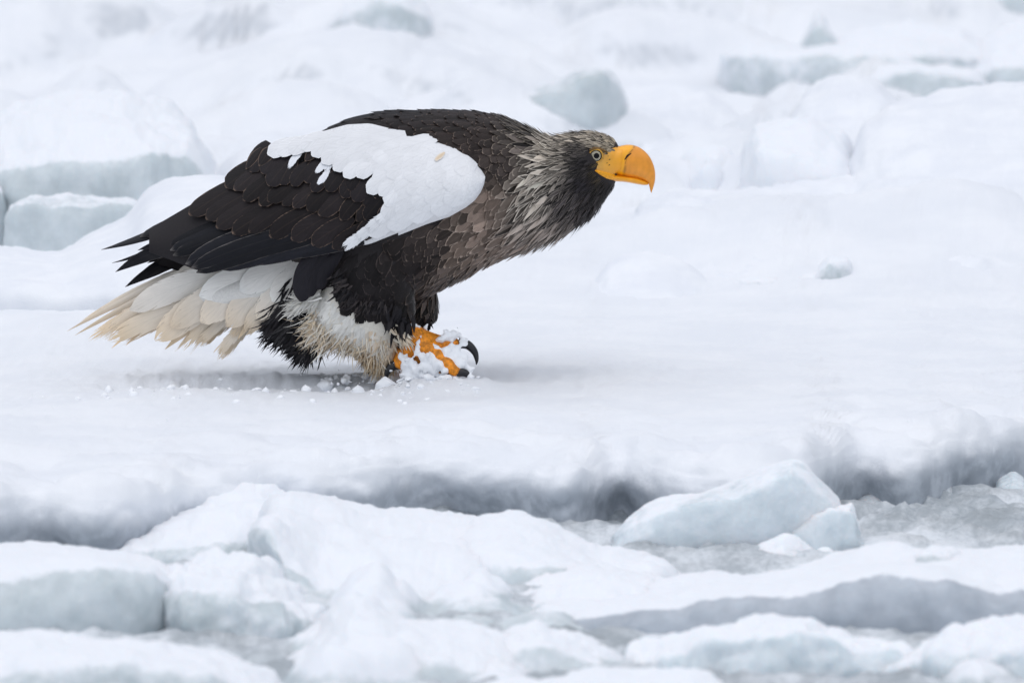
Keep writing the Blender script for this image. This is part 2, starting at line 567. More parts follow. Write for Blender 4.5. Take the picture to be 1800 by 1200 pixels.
# ------------------------------------------------------------------ ice blocks
def ice_block(name, label, category, top, base, crease=None, depth=0.4, z=WATER_Z, Y=None, mat=None, rough=1.0,
              snow=(1.0, 0.0), soft=3, round_p=2.4, group=None, ncol=None, lean=0.02, crisp=0.0):
    """top: traced upper outline (px); base: px of the waterline (number or outline); crease: px where the top turns into the front face"""
    x0, x1 = top[0][0], top[-1][0]
    wpx = x1 - x0
    nc = ncol or int(np.clip(wpx / 3.2, 36, 150))
    u = np.linspace(-1, 1, nc)
    u = np.sign(u) * (1 - (1 - np.abs(u)) ** 1.25)
    x = x0 + (u + 1) / 2 * wpx
    yt = blur1(curve_fn(top)(x), 2, 0)
    yb = (np.full(nc, float(base)) if np.isscalar(base) else curve_fn(base)(x))
    if crease is None:
        yc = yb - (0.02 if z > -.01 else 0.42) * (yb - yt)
    else:
        yc = np.full(nc, float(crease)) if np.isscalar(crease) else curve_fn(crease)(x)
    yc = np.clip(yc, np.minimum(yt + 2, yb), yb)
    if Y is None:
        Y = float(np.median(ground_at(x, yb, z)[:, 1])) if z < -.01 else ground_hit((x0 + x1) / 2, yb[nc // 2])
    bul = np.clip(1 - np.abs(u) ** round_p, 0, 1) ** (1 / round_p)
    Yf = Y + depth * 0.5 * (1 - bul)
    nf, nt, nb = 18, 30, 10
    dn = 45 if z < -.01 else 100
    R = []
    sn = []
    for j in range(nf):
        s = j / (nf - 1)
        yy = (yb + dn) + (yc - yb - dn) * s
        R.append(at(x, yy, Yf - lean * math.sin(s * math.pi)))
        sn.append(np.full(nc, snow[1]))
    dome = crease is None and z > -.01
    if dome:
        yc = yb
    for j in range(1, nt + 1):
        t = j / nt
        f = math.sin(t * math.pi / 2) ** 0.9
        if dome:
            f = 0.55 * math.sin(t * math.pi / 2) ** 2 + 0.45 * math.sin(t * math.pi / 2)
        yy = yc + (yt - yc) * f
        R.append(at(x, yy, Yf + depth * bul * t))
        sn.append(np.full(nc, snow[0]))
    last = R[-1]
    bz = at(x, yb + dn, Yf)[:, 2]
    for j in range(1, nb + 1):
        t = j / nb
        pz = last.copy()
        pz[:, 1] += 0.18 * depth * math.sin(t * math.pi / 2)
        pz[:, 2] = last[:, 2] + (bz - last[:, 2]) * (1 - math.cos(t * math.pi / 2))
        R.append(pz)
        sn.append(np.full(nc, snow[0]))
    V = np.array(R)
    sn = np.array(sn)
    if soft:
        V = blur1(V, soft, 0)
        if soft > 5:
            V = blur1(V, 2, 1)
    sn = blur1(sn, 2, 0)
    # close both ends
    V = np.concatenate([np.broadcast_to(V[:, :1].mean(0, keepdims=True), V[:, :1].shape), V, np.broadcast_to(V[:, -1:].mean(0, keepdims=True), V[:, -1:].shape)], 1)
    sn = np.concatenate([sn[:, :1], sn, sn[:, -1:]], 1)
    nc += 2
    me = make_mesh(name, V, grid_faces(V.shape[0], nc))
    nrm = np.zeros(len(me.vertices) * 3)
    me.vertices.foreach_get('normal', nrm)
    nrm = nrm.reshape(V.shape)
    flip = -1 if nrm[nf // 2, nc // 2, 1] > 0 else 1
    nrm *= flip
    if z > -0.01:
        rough = rough * 0.8
    seed = (x0 * 0.37 + yb.mean() * 0.11) % 50
    disp = 0.022 * fbm(V * 6 + seed, 3) + 0.008 * fbm(V * 24 + seed, 3) + 0.0025 * fbm(V * 80, 2)
    if crisp:
        disp = disp + crisp * 0.02 * (np.abs(fbm(V * [9, 9, 14] + seed + 3, 3)) - 0.2)
    V = V + nrm * (disp * rough)[..., None]
    me.vertices.foreach_set('co', V.astype(np.float32).ravel())
    if flip < 0:
        me.flip_normals()
    me.update()
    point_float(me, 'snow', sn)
    o = link(name, me, mat or M_ICE, label=label, category=category, kind='thing')
    if group:
        o['group'] = group
    return o

FG = 'broken ice in front of the floe'
BGG = 'snowed-up ice behind the eagle'


# ---- behind the eagle, far to near
ice_block('ice_block', 'blurred grey-green ice face at the top edge left of centre', 'ice block',
          [(580, 45), (610, 5), (660, -25), (720, -30), (745, 0), (760, 45)], 50, [(580, 40), (660, -8), (760, 30)], 0.4, 0.0, snow=(0.8, 0.4), group=BGG)
ice_block('ice_block', 'blurred grey ice face cut by the top edge at far right', 'ice block',
          [(1700, 18), (1730, -10), (1800, -30), (1880, -20), (1910, 18)], 24, [(1700, 16), (1800, -18), (1910, 10)], 0.4, 0.0, snow=(0.7, 0.0), group=BGG)
ice_block('ice_block', 'greenish ice block filling the upper right corner of the scene', 'ice block',
          [(1680, 150), (1710, 95), (1745, 62), (1790, 40), (1860, 30), (1950, 60), (2000, 150)], 158, [(1680, 150), (1740, 120), (2000, 120)], 0.6, 0.0, snow=(1, 0.25), group=BGG)
ice_block('ice_block', 'small upright ice block standing alone on the far snow', 'ice block',
          [(1405, 95), (1418, 60), (1432, 22), (1445, 8), (1452, 40), (1470, 75), (1490, 98)], 104, [(1405, 95), (1440, 60), (1490, 98)], 0.25, 0.0, snow=(0.6, 0.0), group=BGG)
ice_block('ice_slab', 'long far snow slab with a thin grey shadow line at its foot', 'ice slab',
          [(1270, 98), (1320, 80), (1420, 84), (1500, 62), (1600, 40), (1690, 48), (1750, 100)], 108, [(1270, 100), (1500, 92), (1750, 98)], 0.8, 0.0, snow=(1, 0.45), group=BGG)
ice_block('ice_block', 'pale flat-topped ice block behind the big smooth snow hill', 'ice block',
          [(1520, 150), (1550, 118), (1600, 108), (1660, 112), (1710, 118), (1735, 150)], 166, [(1520, 150), (1600, 128), (1735, 140)], 0.4, 0.0, snow=(1, 0.3), group=BGG)
ice_block('ice_block', 'dark grey-green bare ice face above the back of the eagle\'s head', 'ice block',
          [(885, 178), (925, 170), (960, 152), (985, 148), (1012, 128), (1050, 120), (1072, 126), (1088, 150), (1098, 178), (1102, 196)], 200, [(885, 178), (925, 172), (985, 152), (1020, 134), (1060, 126), (1085, 152), (1102, 196)], 0.45, 0.0, mat=M_ICE, snow=(0.5, 0.0), group=BGG)
ice_block('snow_mound', 'rounded snow mound just above the eagle\'s head', 'snow mound',
          [(880, 235), (930, 205), (1000, 192), (1060, 175), (1110, 158), (1180, 150), (1240, 165), (1290, 200), (1320, 240)], 262, None, 0.8, 0.0, mat=M_SNOW, group=BGG)
ice_block('snow_mound', 'domed snow mound left of the big smooth hill', 'snow mound',
          [(1390, 215), (1420, 165), (1460, 138), (1500, 130), (1545, 142), (1580, 175), (1600, 215)], 238, None, 0.5, 0.0, mat=M_SNOW, group=BGG)
ice_block('snow_mound', 'big smooth snow hill at the right behind the rounded blocks', 'snow mound',
          [(1480, 330), (1520, 215), (1560, 185), (1620, 168), (1700, 158), (1790, 150), (1900, 152), (2000, 180), (2060, 330)], 350, None, 0.9, 0.0, mat=M_SNOW, group=BGG)
ice_block('ice_block', 'snow-covered block with a grey side right of the round ice boulder', 'ice block',
          [(1295, 325), (1305, 250), (1330, 222), (1365, 208), (1420, 205), (1480, 230), (1520, 300), (1540, 330)], 338, [(1295, 320), (1330, 268), (1400, 285), (1540, 330)], 0.4, 0.0, snow=(1, 0.8), group=BGG)
ice_block('ice_block', 'round greyish ice boulder in front of the eagle\'s beak', 'ice block',
          [(1195, 325), (1200, 285), (1220, 264), (1250, 258), (1280, 268), (1295, 295), (1300, 325)], 336, [(1195, 320), (1240, 278), (1300, 320)], 0.3, 0.0, snow=(1, 0.75), group=BGG)
ice_block('ice_block', 'small pale ice block cut off by the left edge, near the big green block', 'ice block',
          [(-140, 440), (-120, 330), (-60, 300), (-10, 305), (12, 330), (20, 440)], 448, [(-140, 400), (0, 335), (20, 400)], 0.4, 0.0, snow=(1, 0.2), group=BGG)
ice_block('ice_block', 'largest green-tinted ice block with snow cap behind the eagle\'s tail', 'ice block',
          [(-90, 440), (-70, 260), (0, 195), (70, 172), (150, 158), (220, 158), (290, 180), (335, 215), (362, 262), (378, 310), (385, 440)], 452,
          [(-90, 400), (0, 300), (100, 285), (220, 275), (330, 268), (385, 380)], 0.7, 0.0, snow=(1, 0.0), group=BGG, rough=1.4)
ice_block('ice_slab', 'low greenish ice ledge at the foot of the largest green block', 'ice slab',
          [(5, 438), (15, 365), (60, 345), (140, 340), (230, 348), (262, 365), (275, 440)], 452, [(5, 400), (30, 362), (240, 362), (275, 400)], 0.12, 0.0, Y=float(ground_at(150, 452, 0)[1]) - 0.14, snow=(0.6, 0.0), group=BGG)
ice_block('snow_mound', 'stepped white snow bank rising behind the wing tips', 'snow mound',
          [(-150, 470), (-60, 440), (0, 430), (60, 438), (110, 440), (160, 408), (200, 392), (232, 378), (240, 350), (268, 328), (310, 314), (370, 309), (440, 312), (540, 330), (640, 400), (700, 480)], 555,
          [(-150, 500), (110, 520), (240, 500), (500, 480), (700, 500)], 0.75, 0.0, mat=M_SNOW, rough=0.7, group=BGG, lean=0.0)
ice_block('snow_mound', 'long snow drift crossing behind the beak to the right edge', 'snow mound',
          [(1090, 420), (1130, 372), (1180, 340), (1280, 334), (1400, 322), (1490, 318), (1540, 306), (1590, 290), (1650, 300), (1720, 310), (1800, 292), (1900, 288), (2000, 320), (2040, 420)], 470,
          None, 0.9, 0.0, mat=M_SNOW, rough=1.5, group=BGG)
ice_block('snow_mound', 'peaked low snow drift just above the small tilted slab', 'snow mound',
          [(1235, 480), (1275, 448), (1320, 412), (1365, 392), (1400, 396), (1440, 424), (1500, 456), (1560, 480)], 488, None, 0.4, 0.0, mat=M_SNOW, rough=1.2, group=BGG)
ice_block('snow_mound', 'low smooth snow hump on the flat snow below the beak', 'snow mound',
          [(1035, 528), (1050, 490), (1070, 460), (1100, 444), (1140, 438), (1180, 446), (1215, 466), (1245, 490), (1275, 515)], 528, None, 0.3, 0.0, mat=M_SNOW, rough=0.5, group=BGG)
ice_block('ice_slab', 'tilted snowy slab with a small shaded end face on the flat snow', 'ice slab',
          [(1290, 492), (1340, 478), (1400, 462), (1450, 450), (1482, 448), (1496, 462), (1500, 490)], 494, [(1290, 494), (1435, 490), (1458, 456), (1500, 458)], 0.25, 0.0, snow=(1, 0.55), rough=0.5, group=BGG, round_p=5)  # end face darkened with ice tint to paint its shade

# ---- in front of the floe, far to near; ice tint on snowy fronts also paints their shade
ice_block('ice_chunk', 'small clear ice lump on slush, right of two by the floe edge', 'ice chunk',
          [(1590, 886), (1600, 858), (1620, 842), (1648, 842), (1664, 856), (1672, 886)], 896, None, 0.08, mat=M_SHARD, snow=(0.3, 0.0), rough=0.6, group=FG)
ice_block('ice_chunk', 'small clear ice lump on slush beside the tall ice shard', 'ice chunk',
          [(1495, 892), (1508, 866), (1535, 852), (1562, 856), (1582, 892)], 902, None, 0.08, mat=M_SHARD, snow=(0.3, 0.0), rough=0.6, group=FG)
ice_block('ice_chunk', 'tiny clear ice lump at the right edge of the slush', 'ice chunk',
          [(1748, 874), (1760, 846), (1780, 832), (1798, 840), (1812, 874)], 884, None, 0.08, mat=M_SHARD, snow=(0.3, 0.0), rough=0.6, group=FG)
ice_block('ice_shard', 'tall clear ice shard with a sharp peak against the floe edge', 'ice shard',
          [(1078, 942), (1100, 912), (1125, 895), (1165, 876), (1230, 865), (1290, 850), (1330, 828), (1370, 810), (1395, 805), (1412, 810), (1432, 838), (1455, 862), (1472, 878), (1480, 905)], [(1078, 945), (1250, 956), (1400, 950), (1480, 915)],
          [(1078, 945), (1160, 900), (1290, 876), (1390, 832), (1420, 855), (1480, 908)], 0.14, Y=float(ground_at(1280, 985, WATER_Z)[1]), mat=M_SHARD, snow=(0.6, 0.25), rough=0.5, soft=1, crisp=0.6, group=FG)
ice_block('ice_chunk', 'whitish broken ice lump standing in front of the clear shard', 'ice chunk',
          [(1362, 980), (1372, 930), (1385, 905), (1410, 898), (1440, 902), (1470, 888), (1500, 880), (1512, 905), (1520, 950), (1522, 980)], 985, [(1362, 975), (1400, 915), (1500, 895), (1522, 960)], 0.10, mat=M_SHARD, snow=(0.8, 0.3), rough=0.9, soft=1, crisp=0.6, group=FG)
ice_block('ice_chunk', 'low rough ice crumb at the left foot of the whitish lump', 'ice chunk',
          [(1285, 998), (1310, 972), (1345, 955), (1380, 938), (1405, 950), (1430, 972), (1455, 968), (1475, 996)], 1003, None, 0.10, mat=M_SHARD, snow=(0.7, 0.3), rough=1.0, soft=1, crisp=0.6, group=FG)
ice_block('ice_block', 'snow-covered block peaking beside the big tilted slab at its left', 'ice block',
          [(120, 965), (160, 940), (230, 908), (300, 880), (370, 858), (425, 850), (470, 855), (505, 872), (530, 960), (535, 1000)], [(120, 975), (300, 1000), (535, 1010)],
          [(120, 966), (250, 962), (345, 945), (420, 940), (480, 950), (535, 990)], 0.45, mat=M_ICE, snow=(1, 0.35), rough=1.1, soft=8, group=FG)
ice_block('snow_mound', 'domed snow heap to the right of the big tilted slab', 'snow mound',
          [(790, 985), (805, 945), (830, 918), (870, 902), (915, 899), (960, 908), (1005, 930), (1050, 955), (1110, 972), (1165, 985), (1190, 1015)], [(790, 1050), (1000, 1065), (1190, 1045)], None, 0.45, mat=M_ICE, snow=(1, 0.32), rough=0.8, soft=8, group=FG)
ice_block('ice_slab', 'big flat snowy slab tilted towards the camera in front of the floe', 'ice slab',
          [(440, 960), (462, 905), (484, 878), (510, 864), (570, 862), (620, 872), (680, 888), (760, 902), (840, 912), (880, 960), (900, 1040)], [(470, 960), (520, 1060), (600, 1092), (900, 1090)],
          [(470, 930), (510, 990), (560, 1050), (700, 1062), (820, 1058), (900, 1060)], 0.9, mat=M_ICE, snow=(1, 0.4), rough=1.0, soft=8, group=FG)
ice_block('snow_mound', 'low lobed snow heap below the domed heap', 'snow mound',
          [(870, 1080), (890, 1045), (920, 1015), (950, 995), (1000, 990), (1080, 992), (1140, 1000), (1185, 1020), (1215, 1060)], 1086, None, 0.4, mat=M_ICE, snow=(1, 0.5), rough=1.0, soft=8, group=FG)
ice_block('ice_block', 'lumpy snow-crusted block beside the big smooth grey-green block', 'ice block',
          [(265, 1080), (300, 1000), (330, 985), (380, 980), (430, 990), (475, 1005), (510, 1040), (545, 1085), (552, 1120)], [(265, 1130), (420, 1142), (552, 1132)],
          [(265, 1060), (380, 1035), (420, 1030), (500, 1070), (552, 1110)], 0.4, mat=M_ICE, snow=(1, 0.4), rough=2.4, soft=8, group=FG)
ice_block('ice_chunk', 'fist-sized snow-dusted chunk in the gap left of the tilted slab', 'ice chunk',
          [(486, 1050), (492, 1015), (506, 1000), (524, 1000), (536, 1018), (542, 1052)], 1062, None, 0.12, mat=M_ICE, snow=(1, 0.4), soft=8, group=FG)
ice_block('ice_block', 'largest smooth block with grey-green face and snow top at lower left', 'ice block',
          [(-140, 1060), (-90, 985), (-20, 955), (60, 952), (150, 958), (230, 972), (290, 995), (318, 1030), (332, 1075), (336, 1120)], [(-140, 1130), (100, 1140), (336, 1138)],
          [(-140, 1040), (0, 1018), (100, 1002), (200, 992), (270, 1000), (320, 1040), (336, 1110)], 0.6, mat=M_ICE, snow=(1, 0.0), rough=0.7, soft=8, group=FG)
ice_block('ice_slab', 'long snow-topped slab with a tall grey front face at lower right', 'ice slab',
          [(915, 1110), (930, 1075), (960, 1052), (1010, 1048), (1100, 1042), (1180, 1020), (1240, 1008), (1330, 1012), (1430, 992), (1500, 968), (1560, 960), (1640, 966), (1720, 964), (1800, 960), (1950, 965), (2050, 1000), (2080, 1100)], [(915, 1150), (1100, 1158), (1400, 1136), (1600, 1126), (2080, 1124)],
          [(915, 1110), (960, 1085), (1100, 1080), (1250, 1052), (1400, 1040), (1500, 1018), (1640, 1010), (1720, 1028), (2080, 1040)], 0.55, mat=M_GREYICE, snow=(1, 0.0), rough=1.0, soft=8, group=FG)
ice_block('ice_chunk', 'small snow lump on the right end of the long grey-faced slab', 'ice chunk',
          [(1608, 985), (1615, 962), (1640, 952), (1670, 954), (1688, 972), (1692, 988)], 992, None, 0.10, Y=float(ground_at(1650, 1122, WATER_Z)[1]) + 0.16, mat=M_ICE, snow=(1, 0.32), soft=8, group=FG)
ice_block('ice_block', 'ice lump at the right edge beside the grey-faced slab', 'ice block',
          [(1765, 1095), (1775, 1060), (1795, 1040), (1850, 1020), (1920, 1040), (1950, 1100)], 1112, None, 0.2, mat=M_ICE, snow=(1, 0.3), soft=8, group=FG)
ice_block('ice_block', 'pale ice lump cut off by the left edge below the smooth block', 'ice block',
          [(-130, 1110), (-90, 1050), (-30, 1028), (20, 1032), (60, 1060), (80, 1095), (84, 1120)], 1132, [(-130, 1090), (20, 1052), (84, 1110)], 0.25, mat=M_ICE, snow=(1, 0.45), soft=8, group=FG)
ice_block('snow_mound', 'low rounded snow lump between the peaked heap and the grey-faced slab', 'snow mound',
          [(840, 1175), (860, 1130), (900, 1100), (950, 1090), (1010, 1105), (1060, 1130), (1100, 1160), (1115, 1185)], 1198, None, 0.35, mat=M_ICE, snow=(1, 0.32), rough=1.4, soft=8, group=FG)
ice_block('snow_mound', 'peaked snow heap at the bottom centre, below the tilted slab', 'snow mound',
          [(485, 1175), (520, 1135), (550, 1100), (580, 1068), (620, 1048), (660, 1055), (700, 1080), (760, 1092), (840, 1098), (900, 1120), (960, 1160)], [(485, 1215), (960, 1230)], None, 0.5, mat=M_ICE, snow=(1, 0.32), rough=1.1, soft=8, group=FG)
ice_block('ice_shard', 'wide jagged ice piece in front of the long grey-faced slab', 'ice shard',
          [(1090, 1180), (1110, 1135), (1160, 1122), (1225, 1110), (1260, 1108), (1300, 1090), (1330, 1080), (1400, 1086), (1420, 1078), (1445, 1105), (1520, 1120), (1590, 1135), (1620, 1180)], [(1090, 1205), (1620, 1212)],
          [(1090, 1180), (1250, 1130), (1400, 1105), (1620, 1170)], 0.22, mat=M_SHARD, snow=(0.8, 0.25), rough=1.2, soft=1, crisp=0.8, group=FG)
ice_block('ice_block', 'lumpy pale ice heap in the lower right corner', 'ice block',
          [(1560, 1190), (1600, 1150), (1660, 1110), (1720, 1095), (1800, 1088), (1900, 1085), (1990, 1120), (2020, 1200)], 1222, [(1560, 1190), (1700, 1130), (2020, 1150)], 0.3, mat=M_SHARD, snow=(0.9, 0.4), rough=1.6, group=FG)
ice_block('ice_slab', 'near flat snow slab along the bottom left edge', 'ice slab',
          [(-150, 1150), (-60, 1122), (30, 1112), (120, 1118), (240, 1122), (350, 1132), (420, 1150), (480, 1180), (520, 1230)], 1270, [(-150, 1170), (150, 1165), (380, 1185), (520, 1240)], 0.35, mat=M_ICE, snow=(1, 0.4), rough=1.2, soft=8, group=FG)
ice_block('snow_mound', 'snow heap just entering at the bottom edge right of centre', 'snow mound',
          [(930, 1240), (960, 1195), (1010, 1180), (1100, 1178), (1190, 1174), (1250, 1185), (1290, 1230)], 1275, None, 0.3, mat=M_ICE, snow=(1, 0.32), rough=1.0, soft=8, group=FG)
ice_block('ice_chunk', 'small blurred ice crumb at the bottom edge below the snow heap', 'ice chunk',
          [(820, 1190), (835, 1172), (860, 1162), (890, 1168), (915, 1188), (925, 1210)], 1226, None, 0.15, mat=M_ICE, snow=(1, 0.4), soft=8, group=FG)

# ================================================================== the eagle
def P(x, y, d):
    """photo pixel at d pixels behind (+) or in front of (-) the bird's mid plane"""
    return at(x, y, np.asarray(d, float) / S)

eagle = bpy.data.objects.new('eagle', None)
COL.objects.link(eagle)
eagle.empty_display_size = 0.1
eagle['label'] = 'large dark eagle with white shoulders, white tail and huge orange beak striding over snow'
eagle['category'] = 'eagle'

def loft(sections, nseg=28, power=2.0):
    """sections: (top x, top y, bottom x, bottom y, half width px, mid offset px) -> verts, faces (closed tube)"""
    V = []
    a = np.linspace(0, 2 * np.pi, nseg, endpoint=False)
    ca, sa = np.cos(a), np.sin(a)
    ca = np.sign(ca) * np.abs(ca) ** (2 / power)
    sa = np.sign(sa) * np.abs(sa) ** (2 / power)
    for s in sections:
        tx, ty, bx, by, w = s[:5]
        off = s[5] if len(s) > 5 else 0
        cx, cy = (tx + bx) / 2, (ty + by) / 2
        hx, hy = (tx - bx) / 2, (ty - by) / 2
        V.append(P(cx + hx * ca, cy + hy * ca, off + w * sa))
    V = np.array(V)
    nr = len(sections)
    F = grid_faces(nr, nseg, True).tolist()
    V = V.reshape(-1, 3)
    c0, c1 = V[:nseg].mean(0), V[-nseg:].mean(0)
    V = np.concatenate([V, [c0, c1]])
    n0, n1 = nr * nseg, nr * nseg + 1
    tri = []
    for i in range(nseg):
        j = (i + 1) % nseg
        tri.append((n0, j, i))
        tri.append((n1, (nr - 1) * nseg + i, (nr - 1) * nseg + j))
    return V, F, tri

def smooth_sections(sec, n):
    sec = np.array(sec, float)
    t = np.arange(len(sec))
    tt = np.linspace(0, len(sec) - 1, n)
    # catmull-rom
    out = []
    for v in tt:
        i = min(int(v), len(sec) - 2)
        f = v - i
        p0, p1, p2, p3 = sec[max(i - 1, 0)], sec[i], sec[i + 1], sec[min(i + 2, len(sec) - 1)]
        out.append(0.5 * (2 * p1 + (p2 - p0) * f + (2 * p0 - 5 * p1 + 4 * p2 - p3) * f ** 2 + (3 * p1 - p0 - 3 * p2 + p3) * f ** 3))
    return np.array(out)

def mesh_of(parts):
    bm = bmesh.new()
    for V, F, T in parts:
        vs_ = [bm.verts.new(v) for v in V]
        for f in list(F) + list(T):
            try:
                bm.faces.new([vs_[i] for i in f])
            except ValueError:
                pass
    bmesh.ops.recalc_face_normals(bm, faces=bm.faces)
    me = bpy.data.meshes.new('tmp')
    bm.to_mesh(me)
    bm.free()
    return me

def remesh(me, voxel, smooth=4):
    o = bpy.data.objects.new('tmp', me)
    COL.objects.link(o)
    m = o.modifiers.new('r', 'REMESH')
    m.mode = 'VOXEL'
    m.voxel_size = voxel
    m.use_smooth_shade = True
    s = o.modifiers.new('s', 'SMOOTH')
    s.iterations = smooth
    s.factor = 0.5
    dg = bpy.context.evaluated_depsgraph_get()
    out = bpy.data.meshes.new_from_object(o.evaluated_get(dg))
    bpy.data.objects.remove(o)
    for p in out.polygons:
        p.use_smooth = True
    return out

BODY = [
    (1092, 262, 1084, 318, 18), (1080, 245, 1078, 330, 27), (1060, 235, 1062, 352, 37), (1035, 231, 1045, 375, 48), (1005, 234, 1018, 396, 60),
    (965, 240, 972, 420, 74), (920, 220, 925, 440, 96), (865, 201, 872, 458, 120), (805, 195, 818, 486, 138), (740, 194, 750, 520, 144),
    (680, 196, 690, 530, 140), (620, 208, 630, 520, 128), (565, 232, 575, 505, 108), (515, 262, 525, 490, 84), (470, 300, 485, 465, 58), (430, 340, 450, 440, 34)]

def thigh(off, dx):
    return [(690 + dx, 395, 600 + dx, 400, 40, off), (712 + dx, 440, 585 + dx, 455, 52, off * 1.1), (722 + dx, 490, 588 + dx, 510, 52, off * 1.1),
            (728 + dx, 535, 618 + dx, 560, 40, off), (726 + dx, 565, 665 + dx, 588, 26, off)]

def trouser(off, dx):
    return [(640 + dx, 470, 590 + dx, 480, 30, off), (670 + dx, 520, 555 + dx, 530, 42, off), (695 + dx, 560, 560 + dx, 580, 40, off), (705 + dx, 595, 625 + dx, 615, 26, off), (700 + dx, 625, 655 + dx, 640, 14, off)]

body_me = remesh(mesh_of([loft(smooth_sections(BODY, 48), 36),
                          loft(smooth_sections(thigh(-78, 0), 14), 24), loft(smooth_sections(thigh(66, 42), 14), 24),
                          loft(smooth_sections(trouser(-78, 0), 14), 24), loft(smooth_sections(trouser(66, 0), 14), 24)]), 0.0065, 5)
nv = len(body_me.vertices)
bco = np.zeros(nv * 3)
body_me.vertices.foreach_get('co', bco)
bco = bco.reshape(-1, 3)

def to_px(p):
    """world -> photo pixel as if the point stood in the bird's mid plane (side profile)"""
    r = p - CAM
    t = r @ FWD
    return 900 + (r @ RIGHT) / t * S * DIST, 600 - (r @ UP) / t * S * DIST

def in_poly(x, y, poly):
    x = np.asarray(x, float); y = np.asarray(y, float)
    poly = np.asarray(poly, float)
    ins = np.zeros(x.shape, bool)
    j = len(poly) - 1
    for i in range(len(poly)):
        xi, yi = poly[i]; xj, yj = poly[j]
        c = ((yi > y) != (yj > y)) & (x < (xj - xi) * (y - yi) / (yj - yi + 1e-9) + xi)
        ins ^= c
        j = i
    return ins

TROUSER_POLY = [(583, 478), (604, 470), (612, 500), (618, 520), (650, 540), (672, 532), (690, 550), (705, 575), (712, 600), (708, 700), (520, 700), (520, 560), (545, 515)]

# ---- wing surface
WTOP = curve_fn([(170, 436), (245, 408), (330, 358), (400, 318), (470, 268), (520, 245), (560, 228), (610, 214), (650, 212), (690, 222), (740, 234), (790, 246), (825, 262), (838, 273), (846, 284), (851, 297), (853, 309)])
WBOT = curve_fn([(170, 442), (240, 440), (300, 462), (345, 480), (400, 474), (500, 452), (600, 442), (650, 434), (700, 414), (750, 394), (790, 381), (820, 364), (835, 352), (845, 338), (851, 324), (853, 311)])

def wing_d(x, y):
    x = np.asarray(x, float); y = np.asarray(y, float)
    yt, yb = WTOP(x), WBOT(x)
    v = np.clip((y - yt) / np.maximum(yb - yt, 6), -0.15, 1.2)
    amp = np.interp(x, [120, 200, 300, 400, 500, 600, 700, 770, 820, 853], [30, 46, 80, 112, 142, 162, 172, 170, 160, 140])
    prof = np.sin(np.pi * (0.15 + 0.46 * v))
    return -amp * prof

W_POLY = [(x, float(WTOP(x))) for x in np.linspace(240, 853, 40)] + [(x, float(WBOT(x))) for x in np.linspace(853, 240, 40)]
WHITE = [(468, 269), (500, 253), (560, 228), (610, 212), (650, 212), (680, 223), (700, 231), (740, 236), (790, 248), (830, 265), (850, 288), (855, 310), (848, 337), (826, 362), (790, 382),
         (750, 394), (720, 406), (690, 418), (650, 436), (600, 444), (618, 420), (645, 396), (672, 388), (680, 342), (660, 342), (636, 335), (628, 310), (605, 310), (588, 300), (568, 287), (545, 272), (556, 246), (528, 258), (500, 268)]

# ------------------------------------------------------------------ feathers
PROF = {
    'round': ([0, .1, .3, .6, .8, .9, .96, 1.0], [.35, .6, .9, 1, .93, .75, .5, .12]),
    'lance': ([0, .1, .3, .55, .75, .9, 1.0], [.4, .7, 1, .85, .55, .28, .03]),
    'oval': ([0, .1, .3, .5, .7, .85, .95, 1.0], [.3, .6, .95, 1, .85, .55, .25, .04]),
    'long': ([0, .1, .3, .7, .85, .93, .98, 1.0], [.5, .7, .95, 1, .85, .6, .3, .06]),
    'prim': ([0, .2, .5, .7, .85, 1.0], [.7, 1, .95, .75, .45, .03]),
    'wisp': ([0, .2, .5, .8, 1.0], [.8, 1, .8, .45, .05]),
}

def feather_px(name, parent, base, tip, w, surf, lift=(1, 4), prof='round', cb=(.02, .018, .018), ce=(.08, .06, .05), ew=.12, fray=0.0, bend=0.0, nu=6, nvv=10, camber=2.0, twist=0.0, mat=None, d_add=0.0, cb2=None, pw=2.0):
    """one feather lying on a surface given in pixels; its own mesh object"""
    bx, by = base; tx, ty = tip
    L = math.hypot(tx - bx, ty - by)
    tv = np.array([(tx - bx) / L, (ty - by) / L])
    sv = np.array([-tv[1], tv[0]])
    v = np.linspace(0, 1, nvv)[:, None]
    u = np.linspace(-1, 1, nu + 1)[None, :]
    wp = np.interp(v, *PROF[prof]) * w * 0.5
    ctr = 4 * v * (1 - v) * bend * L
    X = bx + tv[0] * L * v + sv[0] * (u * wp + ctr)
    Yp = by + tv[1] * L * v + sv[1] * (u * wp + ctr)
    d = surf(X, Yp) + d_add - (lift[0] + (lift[1] - lift[0]) * v) - camber * (1 - u ** 2) * np.minimum(1, wp / (w * .5 + 1e-6)) + twist * u
    V = P(X, Yp, d)
    me = make_mesh(name, V, grid_faces(nvv, nu + 1))
    n = len(me.vertices)
    uvx = np.broadcast_to((u + 1) / 2, X.shape).ravel()
    uvy = np.broadcast_to(v, X.shape).ravel()
    uvl = me.uv_layers.new(name='UVMap')
    li = np.zeros(len(me.loops), np.int32)
    me.loops.foreach_get('vertex_index', li)
    uvl.data.foreach_set('uv', np.stack([uvx[li], uvy[li]], -1).astype(np.float32).ravel())
    c1 = np.array(cb)[None] + 0 * uvy[:, None]
    if cb2 is not None:
        g = (uvy ** pw)[:, None]
        c1 = c1 * (1 - g) + np.array(cb2)[None] * g
        ce = None
    point_color(me, 'cb', np.concatenate([c1, np.full((n, 1), ew)], 1))
    point_color(me, 'ce', np.concatenate([np.minimum(c1 * 1.06, .86) if ce is None else np.tile(list(ce), (n, 1)), np.full((n, 1), fray)], 1))
    return link(name, me, mat or M_FEATHER, parent)

def jit(c, a):
    f = 1 + random.uniform(-a, a)
    return tuple(max(0, k * f) for k in c)

